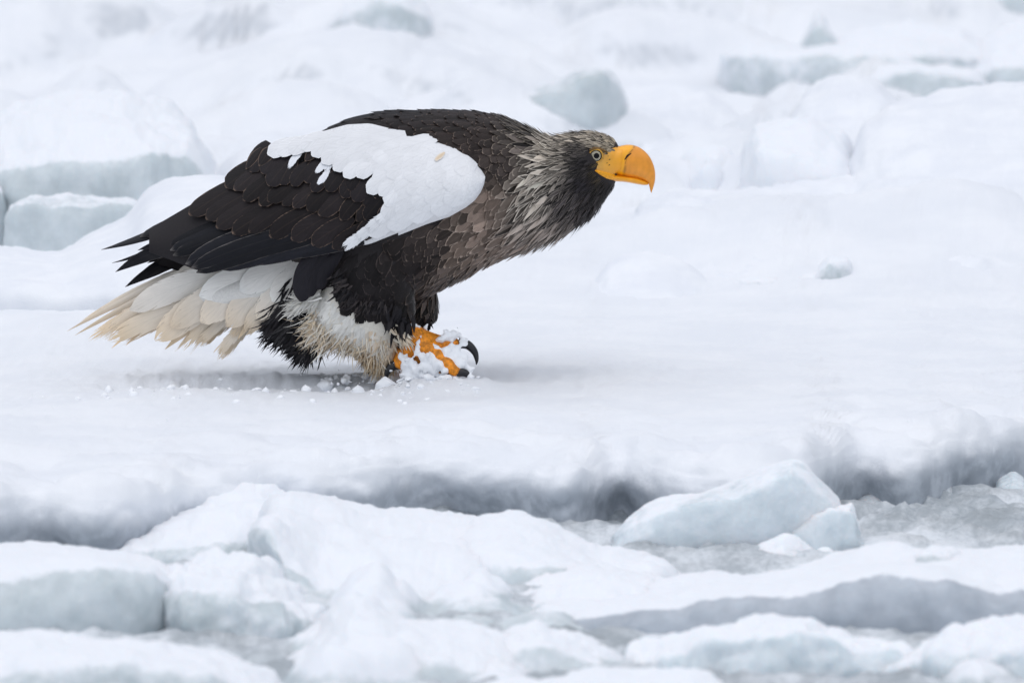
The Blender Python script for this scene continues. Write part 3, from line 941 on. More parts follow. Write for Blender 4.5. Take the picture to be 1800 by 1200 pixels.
DK = (.016, .014, .017)
DKB = (.0155, .0122, .013)
DKE = (.15, .105, .08)
WH = (.745, .755, .775)
WHE = (.86, .87, .89)

# ---- near wing
def wing_core():
    n, m = 70, 24
    xs = np.linspace(262, 851, n)
    rows = []
    for j in range(m):
        v = j / (m - 1)
        y = WTOP(xs) + 5 + (WBOT(xs) - WTOP(xs) - 10) * v
        rows.append(P(xs, y, wing_d(xs, y) + 3))
    for j in range(m):
        v = 1 - j / (m - 1)
        y = WTOP(xs) + 5 + (WBOT(xs) - WTOP(xs) - 10) * v
        rows.append(P(xs, y, wing_d(xs, y) * 0.55 + 3))
    V = np.array(rows)
    me = make_mesh('wing', V, grid_faces(2 * m, n))
    px, py = np.concatenate([np.tile(xs, m), np.tile(xs, m)]), None
    yy = np.concatenate([WTOP(xs) + 5 + (WBOT(xs) - WTOP(xs) - 10) * (j / (m - 1)) for j in range(m)] + [WTOP(xs) + 5 + (WBOT(xs) - WTOP(xs) - 10) * (1 - j / (m - 1)) for j in range(m)])
    ins = in_poly(px, yy, WHITE)
    ins[n * m:] = False
    vc = np.where(ins[:, None], np.array([.8, .81, .83, 1]), np.array([.016, .014, .016, 1]))
    point_color(me, 'vc', vc)
    return link('wing', me, M_BODY, eagle)

wing = wing_core()
# flight feathers, deepest first
FLIGHT = [  # base, tip, width, lift, profile, bend
    ((350, 425), (203, 478), 27, -22, 'prim', .06), ((330, 418), (242, 440), 15, -18, 'prim', .03),
    ((440, 322), (178, 439), 22, -10, 'prim', -.045),
    ((440, 330), (246, 416), 22, -6, 'long', -.01), ((455, 342), (280, 428), 26, -4, 'long', 0), ((470, 355), (295, 432), 26, -2, 'long', 0),
    ((485, 368), (299, 440), 26, 0, 'long', .01), ((500, 380), (304, 449), 28, 2, 'long', .02), ((530, 385), (326, 464), 36, 5, 'long', .03),
    ((640, 425), (500, 450), 20, 1, 'long', .0), ((625, 422), (440, 463), 24, 2, 'long', .01), ((610, 420), (388, 474), 26, 3, 'long', .02),
    ((590, 410), (345, 479), 30, 6, 'long', .03), ((575, 398), (336, 471), 32, 8, 'long', .035)]
for b, t, w, lf, pr, bd in FLIGHT:
    feather_px('flight_feather', wing, b, t, w, wing_d, (lf * 1.5 - 4, lf * 1.5 - 1), pr, jit((.011, .0115, .0155), .4), jit((.12, .11, .105), .3), .12, 0.08, bd, 6, 16, 4.5)  # bluish vane and lightened rim also paint the feathers' sheen
GC = [(332, 377), (362, 385), (380, 400), (408, 410), (437, 408), (474, 416), (512, 421), (548, 430), (584, 436)]
for i, t in enumerate(GC):
    L = 118 - i * 4
    feather_px('greater_covert', wing, (t[0] + (.86 + random.uniform(-.05, .05)) * L, t[1] - (.51 + random.uniform(-.05, .05)) * L), t, random.uniform(29, 38), wing_d, (8, 12 + i * .5), 'round', jit(DKB, .35), jit(DKE, .35), .08, .14, random.uniform(0, .06), 6, 12)
MC = [(398, 330), (413, 335), (428, 352), (456, 360), (471, 358), (500, 364), (516, 366), (541, 372), (564, 378), (598, 384), (624, 391), (648, 402), (632, 418)]
for i, t in enumerate(MC):
    L = 84 + random.uniform(-6, 6)
    feather_px('median_covert', wing, (t[0] + (.76 + random.uniform(-.07, .07)) * L, t[1] - (.65 + random.uniform(-.07, .07)) * L), (t[0] + random.uniform(-4, 4), t[1] + random.uniform(-5, 5)), random.uniform(26, 36), wing_d, (13, 17 + (i * 7 % 5) * .6), 'round', jit(DKB, .4), jit(DKE, .45), .085, .14, random.uniform(-.02, .06))
LC = [(437, 300), (461, 306), (474, 323), (490, 324), (515, 326), (534, 322), (552, 334), (572, 340), (598, 348), (618, 352), (642, 362), (664, 384), (676, 392), (645, 386), (610, 330), (655, 345)]
for i, t in enumerate(LC):
    L = 58 + random.uniform(-6, 8)
    feather_px('lesser_covert', wing, (t[0] + (.62 + random.uniform(-.08, .08)) * L, t[1] - (.78 + random.uniform(-.08, .08)) * L), (t[0] + random.uniform(-4, 4), t[1] + random.uniform(-5, 5)), random.uniform(24, 33), wing_d, (17, 21 + (i * 7 % 5) * .6), 'round', jit((.0135, .011, .0128), .35), jit(DKE, .5), .08, .08, random.uniform(-.03, .05))
for t, dk in (((432, 298), 0), ((455, 292), 0), ((505, 300), 1), ((536, 284), 0), ((548, 278), 0), ((552, 306), 1), ((556, 326), 1), ((570, 304), 1)):
    L = random.uniform(36, 52)
    c = (.78, .8, .84) if dk else jit(DKB, .2)
    feather_px('lesser_covert', wing, (t[0] + .6 * L, t[1] - .8 * L), t, random.uniform(15, 24), wing_d, (20.5, 22.5), 'oval', c, (.25, .22, .2) if dk else DKE, .25, .85 if dk else .05, random.uniform(-.08, .08))
# white shoulder feathers: rows from the rear margin forward, each row over the one behind
WM = [(470, 271), (486, 269), (505, 266), (527, 260), (548, 274), (566, 287), (586, 299), (604, 311), (627, 311), (645, 339), (666, 343), (678, 362), (674, 386), (655, 396), (640, 408), (622, 424), (600, 440)]
for i, t in enumerate(WM):
    L = 62 if i < 13 else 74
    dirv = (.80, -.60) if i < 11 else ((.62, -.78) if i < 13 else (.84, -.54))
    if i < 4:
        dirv = (.93, -.36)
    ww = 30 if i < 13 else 24
    feather_px('white_covert', wing, (t[0] + dirv[0] * L, t[1] + dirv[1] * L), t, ww, wing_d, (22, 27), 'round', jit(WH, .05), WHE, .1, .15 if i < 13 else .8, .04)
row = 0
for gy in np.arange(222, 432, 15.0):
    row += 1
    for gx in np.arange(490 + (row % 2) * 13, 846, 26.0):
        x = gx + random.uniform(-5, 5); y = gy + random.uniform(-4, 4)
        tipx, tipy = x, y
        dv = np.array([.90, -.30 - .25 * min(1, max(0, (y - 260) / 150))])
        dv /= np.linalg.norm(dv)
        L = np.interp(x, [500, 700, 845], [70, 62, 36]) * random.uniform(.85, 1.15)
        ok = in_poly(np.array([tipx, tipx - 6, tipx, tipx + dv[0] * L * .95, tipx + dv[0] * L * .6, tipx + dv[0] * L * .6]), np.array([tipy, tipy + 3, tipy + 9, tipy + dv[1] * L * .95, tipy + dv[1] * L * .6 - 13, tipy + dv[1] * L * .6 + 13]), WHITE) & (x < 800)
        if ok.all():
            feather_px('white_covert', wing, (x + dv[0] * L, y + dv[1] * L), (tipx, tipy), 32, wing_d, (24.5, 25.5 + .004 * (x - 500) + random.uniform(-.3, .4)), 'round', jit(WH, .03), (.77, .79, .82), .08, .3, random.uniform(-.04, .06), 5, 8, .6)
# stain on the shoulder
feather_px('stained_covert', wing, (782, 268), (762, 284), 12, wing_d, (27.4, 28.2), 'oval', (.70, .56, .40), (.79, .77, .74), .9, .9, 0, 4, 8, .8)
# leading edge pad, smooth white
def shoulder_pad():
    n, m = 40, 22
    rows = []
    xs = 700 + 152.8 * (1 - (1 - np.linspace(0, 1, n)) ** 2)
    for j in range(m):
        v = j / (m - 1)
        y = WTOP(xs) + (WBOT(xs) - WTOP(xs)) * v
        edge = np.minimum(1, np.minimum(v, 1 - v) * 9) ** .5
        d = wing_d(xs, y) - 26 * edge * sstep(700, 745, xs) * np.clip((853 - xs) / 24, 0, 1) ** .5
        rows.append(P(xs, y, d))
    V = np.array(rows)
    me = make_mesh('shoulder', V, grid_faces(m, n))
    point_color(me, 'vc', np.tile([.745, .755, .775, 1], (n * m, 1)))
    return link('shoulder', me, M_BODY, wing)
shoulder_pad()

# ---- far wing: the same wing on the other side, a little lower
def mirror_tree(o, parent):
    c = o.copy()
    COL.objects.link(c)
    c.parent = parent
    for ch in list(o.children):
        k = ch.copy()
        COL.objects.link(k)
        k.parent = c
    return c
far_wing = mirror_tree(wing, eagle)
far_wing.scale = (0.97, -1, 0.97)
far_wing.location = (0.0, 0, -0.020)

# ---- tail
def tail_d0(x, y):
    return 0 * np.asarray(x, float)
tail_me = mesh_of([loft(smooth_sections([(560, 450, 560, 505, 46), (500, 458, 505, 535, 50), (440, 468, 450, 545, 52), (380, 490, 395, 550, 46), (340, 510, 350, 540, 30)], 16), 20)])
for p in tail_me.polygons:
    p.use_smooth = True
point_color(tail_me, 'vc', np.tile([.72, .71, .68, 1], (len(tail_me.vertices), 1)))
tail = link('tail', tail_me, M_BODY, eagle)
TW = (.80, .785, .75)
TB = (.74, .55, .33)
TM = (.72, .62, .47)
TAIL = [  # base, tip, width, depth d, colour, edge, prof, fray, bend
    ((420, 440), (118, 582), 15, 40, TW, TM, 'prim', .5, .02), ((420, 448), (132, 589), 16, 34, TM, TW, 'prim', .5, .02),
    ((430, 452), (146, 604), 24, 26, TB, TM, 'long', .4, .03), ((430, 462), (172, 600), 36, 12, TW, TB, 'long', .35, .04),
    ((430, 470), (196, 612), 20, 18, TB, TM, 'prim', .5, .05), ((440, 478), (221, 607), 22, 8, TB, TW, 'prim', .5, .06),
    ((440, 490), (188, 600), 40, -4, TM, TB, 'round', .3, .02),
    ((450, 470), (228, 545), 46, -16, TW, TM, 'round', .15, .05), ((450, 500), (290, 614), 26, 0, TB, TM, 'prim', .5, .04),
    ((455, 500), (318, 618), 28, -6, TM, TB, 'long', .5, .05), ((470, 480), (272, 598), 54, -20, TW, WHE, 'round', .2, .05),
    ((480, 510), (338, 616), 26, -12, TM, TW, 'long', .55, .05), ((490, 520), (368, 641), 26, -16, TM, TB, 'long', .6, .04),
    ((495, 520), (386, 629), 14, -10, TM, TW, 'prim', .5, .04), ((490, 470), (300, 575), 50, -30, TW, TM, 'round', .15, .05),
    ((500, 500), (400, 600), 24, -22, TM, TW, 'long', .5, .05), ((510, 470), (352, 566), 56, -38, TW, WHE, 'round', .15, .06),
    ((515, 500), (418, 596), 22, -28, TM, TW, 'prim', .5, .05), ((525, 470), (398, 574), 52, -44, TW, WHE, 'round', .15, .06),
    ((530, 480), (430, 588), 38, -46, TW, TM, 'long', .3, .05), ((540, 470), (452, 562), 42, -52, TW, WHE, 'round', .15, .05),
    ((560, 450), (420, 510), 50, -50, TW, WHE, 'round', .1, .05), ((550, 455), (350, 520), 52, -40, TW, WHE, 'round', .1, .03), ((555, 455), (478, 530), 44, -56, TW, WHE, 'round', .1, .04)]
for b, t, w, d, c, e, pr, fr, bd in TAIL:
    low = min(1, max(0, (t[1] - 525) / 60))
    tipc = tuple(np.array(c) * (1 - .8 * low) + np.array(TB) * .8 * low)
    feather_px('tail_feather', tail, b, t, w, tail_d0, (0, 0), 'long' if pr == 'round' else pr, jit(TW, .04), None, .3, (fr * .6 if pr == 'prim' else min(.9, fr + .3)), bd, 6, 18, 3.0, random.uniform(-3, 3), d_add=d, cb2=jit(tipc, .08))
    # narrower neighbour that splits from it
    k = random.uniform(.35, .7)
    off = random.choice((-1, 1)) * w * .3
    feather_px('tail_feather', tail, (b[0] + off * .2, b[1] + off * .2), (t[0] + random.uniform(2, 16), t[1] + off * .9 + random.uniform(-3, 6)), w * k, tail_d0, (0, 0), 'prim', jit(TW, .05), None, .3, .85, bd + random.uniform(-.02, .03), 5, 16, 2.0, random.uniform(-3, 3), d_add=d + random.uniform(1, 6), cb2=jit(tipc, .12), pw=1.4)
    if d < -10:
        feather_px('tail_feather', tail, b, (t[0] + 14, t[1] - 6), w, tail_d0, (0, 0), 'long', jit(TW, .06), None, .3, .6, bd, 6, 10, -4.0, 0, d_add=-d + 10, cb2=jit(tipc, .1))

# ---- beak
beak_sec = smooth_sections([(1058, 269, 1048, 298, 19), (1074, 264, 1061, 302, 23), (1090, 257, 1077, 307, 25), (1104, 254.5, 1096, 311, 24), (1119, 257, 1115, 314, 21), (1133, 265.5, 1130, 317, 17),
                            (1144, 279, 1138, 321, 13), (1150.5, 296, 1140.5, 325, 9.5), (1152, 312, 1142, 330, 6.5), (1149.5, 326, 1143.2, 335, 4), (1145, 339.5, 1144.6, 339.5, .6)], 44)
V, F, T = loft(beak_sec, 28, 2.2)
beak_me = mesh_of([(V, F, T)])
for p in beak_me.polygons:
    p.use_smooth = True
bv = np.array([v.co[:] for v in beak_me.vertices])
bx, by = to_px(bv)
cere_x = np.interp(by, [254, 262, 272, 285, 300, 312], [1117, 1112, 1104, 1098, 1098, 1098])
cere = sstep(3, -3, bx - cere_x)
lore = sstep(1086, 1068, bx)
groove = np.exp(-((bx - cere_x) / 1.3) ** 2)
rib = 1 + .035 * np.sin((bx + .35 * by) * .55 + 2 * np.sin(by * .12)) * np.clip((by - 262) / 30, 0, 1)
vc = np.array([.82, .31, .026])[None] * rib[:, None] * (1 - cere[:, None]) + np.array([.95, .41, .005])[None] * cere[:, None]
vc = vc * (1 - lore[:, None]) + np.array([.70, .38, .06])[None] * lore[:, None]
vc = vc * (1 - .55 * groove[:, None])
point_color(beak_me, 'vc', np.concatenate([vc, np.ones((len(vc), 1))], 1))
beak = link('beak', beak_me, M_BEAK, eagle)
low_sec = smooth_sections([(1047, 297, 1051, 304, 40), (1060, 301, 1062, 314, 36), (1078, 306, 1076, 318.5, 27), (1098, 309, 1098, 320, 18), (1118, 312, 1118, 323.5, 15), (1132, 317, 1131, 325.5, 10), (1140, 321, 1139, 325, 4)], 24)
lm = mesh_of([loft(low_sec, 22)])
for p in lm.polygons:
    p.use_smooth = True
point_color(lm, 'vc', np.tile([.90, .37, .008, 1], (len(lm.vertices), 1)))
link('lower_mandible', lm, M_BEAK, beak)

beak_me.calc_loop_triangles()
beak_bvh = BVHTree.FromPolygons([v.co for v in beak_me.vertices], [tuple(p.vertices) for p in beak_me.polygons])

def _beak_d(x, y):
    p0 = P(x, y, -300); p1 = P(x, y, 0)
    hit = beak_bvh.ray_cast(Vector(p0), Vector(p1 - p0).normalized())
    return hit[0].y * S if hit[0] else -2.0
beak_d = np.vectorize(_beak_d, otypes=[float])

def strip(name, pts, widths, surf, off, mat, parent, mirror=True):
    pts = np.array(pts, float)
    n = 14
    tt = np.linspace(0, len(pts) - 1, n)
    cx = np.interp(tt, range(len(pts)), pts[:, 0]); cy = np.interp(tt, range(len(pts)), pts[:, 1])
    w = np.interp(tt, range(len(pts)), widths)
    dx, dy = np.gradient(cx), np.gradient(cy)
    l = np.hypot(dx, dy) + 1e-6
    sx, sy = -dy / l, dx / l
    u = np.array([-1, -.5, 0, .5, 1])
    X = cx[:, None] + sx[:, None] * w[:, None] * u
    Yy = cy[:, None] + sy[:, None] * w[:, None] * u
    d = surf(X, Yy) - off * (1 - u ** 2) + .3
    me = make_mesh(name, P(X, Yy, d), grid_faces(n, 5))
    o = link(name, me, mat, parent)
    if mirror:
        c = o.copy(); COL.objects.link(c); c.scale = (1, -1, 1)
    return o
strip('nostril', [(1098, 281), (1103, 274), (1110, 269.5)], [.8, 2.6, .6], beak_d, .9, M_DARK, beak)
strip('cere_seam', [(1117, 256.5), (1112, 263), (1104, 273), (1099, 287), (1098, 300)], [.3, .5, .6, .5, .3], beak_d, .5, M_SEAM, beak)
strip('mouth_line', [(1052, 299.5), (1068, 304.5), (1088, 309.5), (1106, 312.8), (1122, 315.6)], [.4, .6, .6, .5, .3], beak_d, .9, M_SEAM, beak)

# ---- eye
def lens(name, cx, cy, d, r, h, mat, parent, n=20, m=6, sx=1.0):
    V = []
    for j in range(m + 1):
        a = j / m * np.pi / 2
        th = np.linspace(0, 2 * np.pi, n, endpoint=False)
        V.append(P(cx + sx * r * np.cos(th) * np.cos(a), cy + r * np.sin(th) * np.cos(a), np.full(n, d - h * np.sin(a))))
    me = make_mesh(name, np.array(V), grid_faces(m + 1, n, True))
    return link(name, me, mat, parent)

def ring(name, cx, cy, d, r, tube, mat, parent, squash=1.0, n=28, m=8):
    V = []
    for i in range(n):
        a = 2 * np.pi * i / n
        ph = np.linspace(0, 2 * np.pi, m, endpoint=False)
        rr = r + tube * np.cos(ph)
        V.append(P(cx + rr * np.cos(a), cy + rr * np.sin(a) * squash, d - tube * np.sin(ph)))
    V = np.array(V + [V[0]])
    me = make_mesh(name, V, grid_faces(n + 1, m, True))
    return link(name, me, mat, parent)

body_bvh = None

# ---- body, with the colour of the down under each zone
px, py = to_px(bco)
ins = in_poly(px, py, TROUSER_POLY)
vc = np.where(ins[:, None], np.array([.68, .65, .58, 1]), np.array([.022, .019, .020, 1]))
lore_m = np.exp(-(((px - 1074) / 18) ** 2 + ((py - 283) / 17) ** 2) ** 1.5)[:, None]
vc = vc * (1 - lore_m) + np.array([.55, .30, .06, 1]) * lore_m
point_color(body_me, 'vc', vc)
body = link('body', body_me, M_BODY, eagle)
body_me.calc_loop_triangles()
tris = np.zeros(len(body_me.loop_triangles) * 3, np.int32)
body_me.loop_triangles.foreach_get('vertices', tris)
tris = tris.reshape(-1, 3)
body_bvh = BVHTree.FromPolygons([Vector(v) for v in bco], [tuple(t) for t in tris])

def surf_d(x, y):
    """depth (px) of the body's near surface at a pixel"""
    p0 = P(x, y, -400); p1 = P(x, y, 0)
    dr = Vector(p1 - p0).normalized()
    hit = body_bvh.ray_cast(Vector(p0), dr)
    return hit[0].y * S if hit[0] else 0.0

def lore_patch():
    n, m = 16, 9
    tt = np.linspace(0, 1, n)
    tx, ty = np.interp(tt, [0, .35, .7, 1], [1056, 1068, 1082, 1094]), np.interp(tt, [0, .35, .7, 1], [267, 263, 259, 256])
    qx, qy = np.interp(tt, [0, .35, .7, 1], [1048, 1060, 1074, 1090]), np.interp(tt, [0, .35, .7, 1], [299, 302, 306, 309])
    for sgn in (1, -1):
        V = np.zeros((m, n, 3))
        for j in range(m):
            for i in range(n):
                f = j / (m - 1)
                x, y = tx[i] + (qx[i] - tx[i]) * f, ty[i] + (qy[i] - ty[i]) * f
                d = min(surf_d(x, y), float(beak_d(x, y))) - 1.8 * math.sin(min(1, 4 * f, 4 * (1 - f)) * math.pi / 2)
                V[j, i] = P(x, y, d)
        me = make_mesh('lore', V, grid_faces(m, n))
        f = np.repeat(np.linspace(0, 1, m), n)[:, None]; g = np.tile(tt, m)[:, None]
        c = np.array([.62, .34, .07]) * (1 - g) + np.array([.90, .38, .01]) * g
        c = c * (1 - .0 * f)
        point_color(me, 'vc', np.concatenate([c, np.ones((n * m, 1))], 1))
        o = link('lore', me, M_BEAK, beak)
        if sgn < 0:
            o.scale = (1, -1, 1)
        strip('brow', [(1036, 264), (1046, 261), (1056, 262.5), (1068, 268)], [1.5, 3.6, 3.4, 1.2], lambda a, b: np.vectorize(surf_d)(a, b), 8, M_BROW, body, sgn > 0) if sgn > 0 else None
lore_patch()
_sd = np.vectorize(lambda a, b: min(surf_d(a, b), _beak_d(a, b)), otypes=[float])
strip('gape', [(1046, 299.5), (1056, 303.5), (1070, 309.5), (1088, 314), (1104, 316)], [1.0, 4.2, 6.0, 5.0, 3.0], _sd, 4.0, M_GAPE, beak)
ed = surf_d(1047, 274)
eye = lens('eye', 1047.5, 274, ed + 2, 11.0, 5.5, M_EYE, eagle)
lens('pupil', 1048.5, 274, ed - 2.9, 5.0, 1.6, M_PUPIL, eye)
ring('iris_rim', 1047.5, 274, ed - .2, 9.8, 1.5, M_PUPIL, eye)
ring('eyelid', 1047.5, 274, ed - .6, 11.8, 1.6, M_LID, eye, .96)
ec = mirror_tree(eye, eagle)
ec.scale = (1, -1, 1)

# ---- plumage: feathers scattered over the body following hand-set flow
# x, y, flow dx, dy, length, width, base rgb, edge rgb, edge width, profile, fray, lift
CTRL = [
    (1078, 250, -1, -.15, 13, 5, (.11, .095, .07), (.50, .46, .38), .8, 'lance', .3, 1.0),
    (1050, 238, -1, -.05, 19, 6.5, (.13, .118, .10), (.56, .52, .45), .6, 'lance', .3, 2.6),
    (1015, 237, -1, .10, 26, 8, (.13, .118, .102), (.52, .49, .43), .55, 'lance', .3, 4),
    (1020, 262, -1, .05, 18, 6, (.03, .027, .028), (.16, .15, .14), .5, 'lance', .3, 1.4),
    (1030, 285, -1, .25, 13, 4, (.016, .015, .018), (.045, .042, .045), .4, 'lance', .4, 1.0),
    (1062, 290, -1, .3, 7, 2.5, (.06, .045, .02), (.2, .15, .06), .4, 'wisp', .3, .5),
    (1030, 320, -.9, .5, 18, 4, (.016, .015, .019), (.045, .042, .046), .4, 'lance', .4, 1.4),
    (1075, 333, -.8, .45, 16, 4, (.015, .014, .017), (.05, .046, .045), .4, 'lance', .4, 1.4),
    (1045, 365, -.72, .7, 28, 6, (.018, .016, .019), (.09, .08, .08), .4, 'lance', .4, 4.5),
    (1000, 350, -.8, .62, 34, 8, (.032, .029, .032), (.16, .145, .14), .5, 'lance', .35, 3),
    (1005, 405, -.74, .68, 46, 11, (.09, .08, .076), (.34, .31, .285), .55, 'lance', .45, 8),
    (960, 420, -.82, .5, 50, 16, (.115, .10, .092), (.36, .32, .29), .5, 'lance', .5, 6),
    (975, 262, -1, .2, 36, 9, (.17, .157, .138), (.56, .53, .475), .6, 'lance', .3, 4),
    (935, 250, -.95, .4, 38, 14, (.045, .040, .038), (.26, .24, .21), .4, 'lance', .2, 3),
    (960, 300, -.95, .36, 44, 9.5, (.19, .178, .162), (.58, .555, .51), .6, 'lance', .35, 6),
    (950, 345, -.86, .55, 46, 10.5, (.17, .156, .142), (.55, .52, .475), .6, 'lance', .35, 7),
    (940, 385, -.84, .55, 48, 12, (.13, .116, .107), (.40, .36, .33), .55, 'lance', .4, 6),
    (900, 280, -.8, .6, 36, 20, (.040, .033, .032), (.18, .15, .13), .16, 'round', .15, 2.4),
    (880, 340, -.85, .55, 48, 27, (.105, .083, .072), (.27, .22, .19), .3, 'oval', .4, 3),
    (870, 400, -.9, .35, 54, 28, (.125, .099, .086), (.38, .32, .28), .35, 'oval', .55, 3.4),
    (915, 430, -.9, .35, 50, 22, (.125, .10, .087), (.40, .34, .30), .4, 'oval', .55, 3.6),
    (830, 440, -.85, .5, 46, 26, (.095, .075, .064), (.34, .28, .24), .3, 'oval', .45, 3.2),
    (780, 430, -.7, .65, 40, 24, (.038, .031, .030), (.16, .13, .115), .2, 'oval', .3, 2.6),
    (800, 490, -.7, .7, 40, 18, (.065, .054, .050), (.22, .19, .17), .3, 'oval', .4, 2.6),
    (760, 520, -.6, .8, 40, 15, (.048, .040, .038), (.18, .15, .13), .3, 'lance', .4, 2.6),
    (745, 560, -.3, .95, 28, 10, (.017, .015, .016), (.05, .042, .042), .3, 'lance', .3, 2),
    (740, 460, -.6, .75, 44, 28, (.021, .0175, .019), (.08, .065, .06), .15, 'round', .3, 2.4),
    (690, 500, -.45, .85, 46, 28, (.016, .014, .016), (.05, .042, .043), .18, 'round', .45, 2.4),
    (640, 480, -.5, .8, 46, 26, (.014, .0125, .015), (.038, .033, .035), .2, 'round', .55, 2.4),
    (715, 555, -.1, 1, 32, 12, (.013, .012, .014), (.035, .03, .03), .2, 'lance', .45, 2),
    (860, 215, -.95, .3, 32, 17, (.029, .023, .023), (.17, .135, .115), .13, 'round', .1, 1.8),
    (810, 205, -1, .2, 38, 20, (.023, .018, .019), (.15, .115, .098), .11, 'round', .08, 1.8),
    (740, 203, -1, .12, 50, 25, (.016, .013, .015), (.10, .075, .065), .09, 'round', .08, 1.8),
    (670, 204, -1, .12, 62, 28, (.014, .0115, .0135), (.06, .046, .041), .08, 'round', .08, 1.6),
    (600, 220, -.92, .32, 64, 28, (.020, .016, .018), (.05, .04, .037), .10, 'round', .08, 1.4),
    (500, 280, -.85, .5, 64, 26, (.018, .016, .018), (.045, .037, .035), .10, 'round', .08, 1.0),
    (840, 260, -.85, .5, 36, 20, (.030, .024, .024), (.17, .135, .12), .14, 'round', .1, 1.8),
    (560, 470, -.75, .65, 50, 20, (.02, .018, .02), (.05, .045, .045), .2, 'lance', .4, 1.5),
    (500, 490, -.8, .6, 50, 18, (.45, .44, .42), (.6, .58, .55), .4, 'lance', .4, 1.5),
]
cx_ = np.array([[c[0], c[1]] for c in CTRL], float)
cnum = np.array([[c[2], c[3], c[4], c[5], *c[6], *c[7], c[8], c[10], c[11]] for c in CTRL], float)
cprof = [c[9] for c in CTRL]

def sample_surface(n):
    a, b, c = bco[tris[:, 0]], bco[tris[:, 1]], bco[tris[:, 2]]
    cr = np.cross(b - a, c - a)
    ar = np.linalg.norm(cr, axis=1)
    idx = rng.choice(len(tris), n, p=ar / ar.sum())
    r1, r2 = rng.random(n), rng.random(n)
    s = np.sqrt(r1)
    pts = a[idx] * (1 - s)[:, None] + b[idx] * (s * (1 - r2))[:, None] + c[idx] * (s * r2)[:, None]
    vn = np.zeros(nv * 3)
    body_me.vertices.foreach_get('normal', vn)
    vn = vn.reshape(-1, 3)
    nn = vn[tris[idx]].mean(1)
    nn /= np.linalg.norm(nn, axis=1)[:, None] + 1e-9
    return pts, nn

pts, nn = sample_surface(70000)
px, py = to_px(pts)
d2 = (px[:, None] - cx_[None, :, 0]) ** 2 + (py[:, None] - cx_[None, :, 1]) ** 2
wgt = 1 / (d2 + 60) ** 2
# sharpen so zones keep their own look, with a noisy border
wgt *= 1
wgt /= wgt.sum(1)[:, None]
att = wgt @ cnum
near = np.argmin(d2 * (1 + .5 * rng.random(d2.shape)), 1)
Lp, Wp = att[:, 2].copy(), att[:, 3].copy()
inw = in_poly(px, py - 6, W_POLY) & (pts[:, 1] * S < -40)
inw |= in_poly(px, py - 6, W_POLY) & (pts[:, 1] * S > 40)
tro = in_poly(px, py, TROUSER_POLY) | (py > 600)
eye_ex = ((px - 1047.5) / 15) ** 2 + ((py - 274) / 14) ** 2 < 1
beak_ex = (px > 1082) & (py > 252) & (py < 318)
lore_ex = (((px - 1074) / 17) ** 2 + ((py - 284) / 16) ** 2 < 1) & (rng.random(len(px)) < .8)
tail_ex = (px < 500) & (py > 440)
gape_ex = in_poly(px, py, [(1042, 296), (1060, 286), (1096, 296), (1100, 322), (1066, 321), (1048, 307)])
keep = ~(gape_ex | inw | tro | eye_ex | beak_ex | tail_ex | lore_ex)

def darts(mask, rad):
    """thin candidates so that neighbours stay rad (m) apart"""
    cell = {}
    out = []
    cs = 0.008
    for i in np.nonzero(mask)[0]:
        p = pts[i]; r = rad[i]
        k = (int(math.floor(p[0] / cs)), int(math.floor(p[1] / cs)), int(math.floor(p[2] / cs)))
        reach = int(math.ceil(r / cs))
        ok = True
        for a in range(k[0] - reach, k[0] + reach + 1):
            for b in range(k[1] - reach, k[1] + reach + 1):
                for c in range(k[2] - reach, k[2] + reach + 1):
                    for j in cell.get((a, b, c), ()):
                        q = pts[j]
                        if (p[0] - q[0]) ** 2 + (p[1] - q[1]) ** 2 + (p[2] - q[2]) ** 2 < r * r:
                            ok = False
                            break
                    if not ok: break
                if not ok: break
            if not ok: break
        if ok:
            cell.setdefault(k, []).append(i)
            out.append(i)
    return np.array(out)

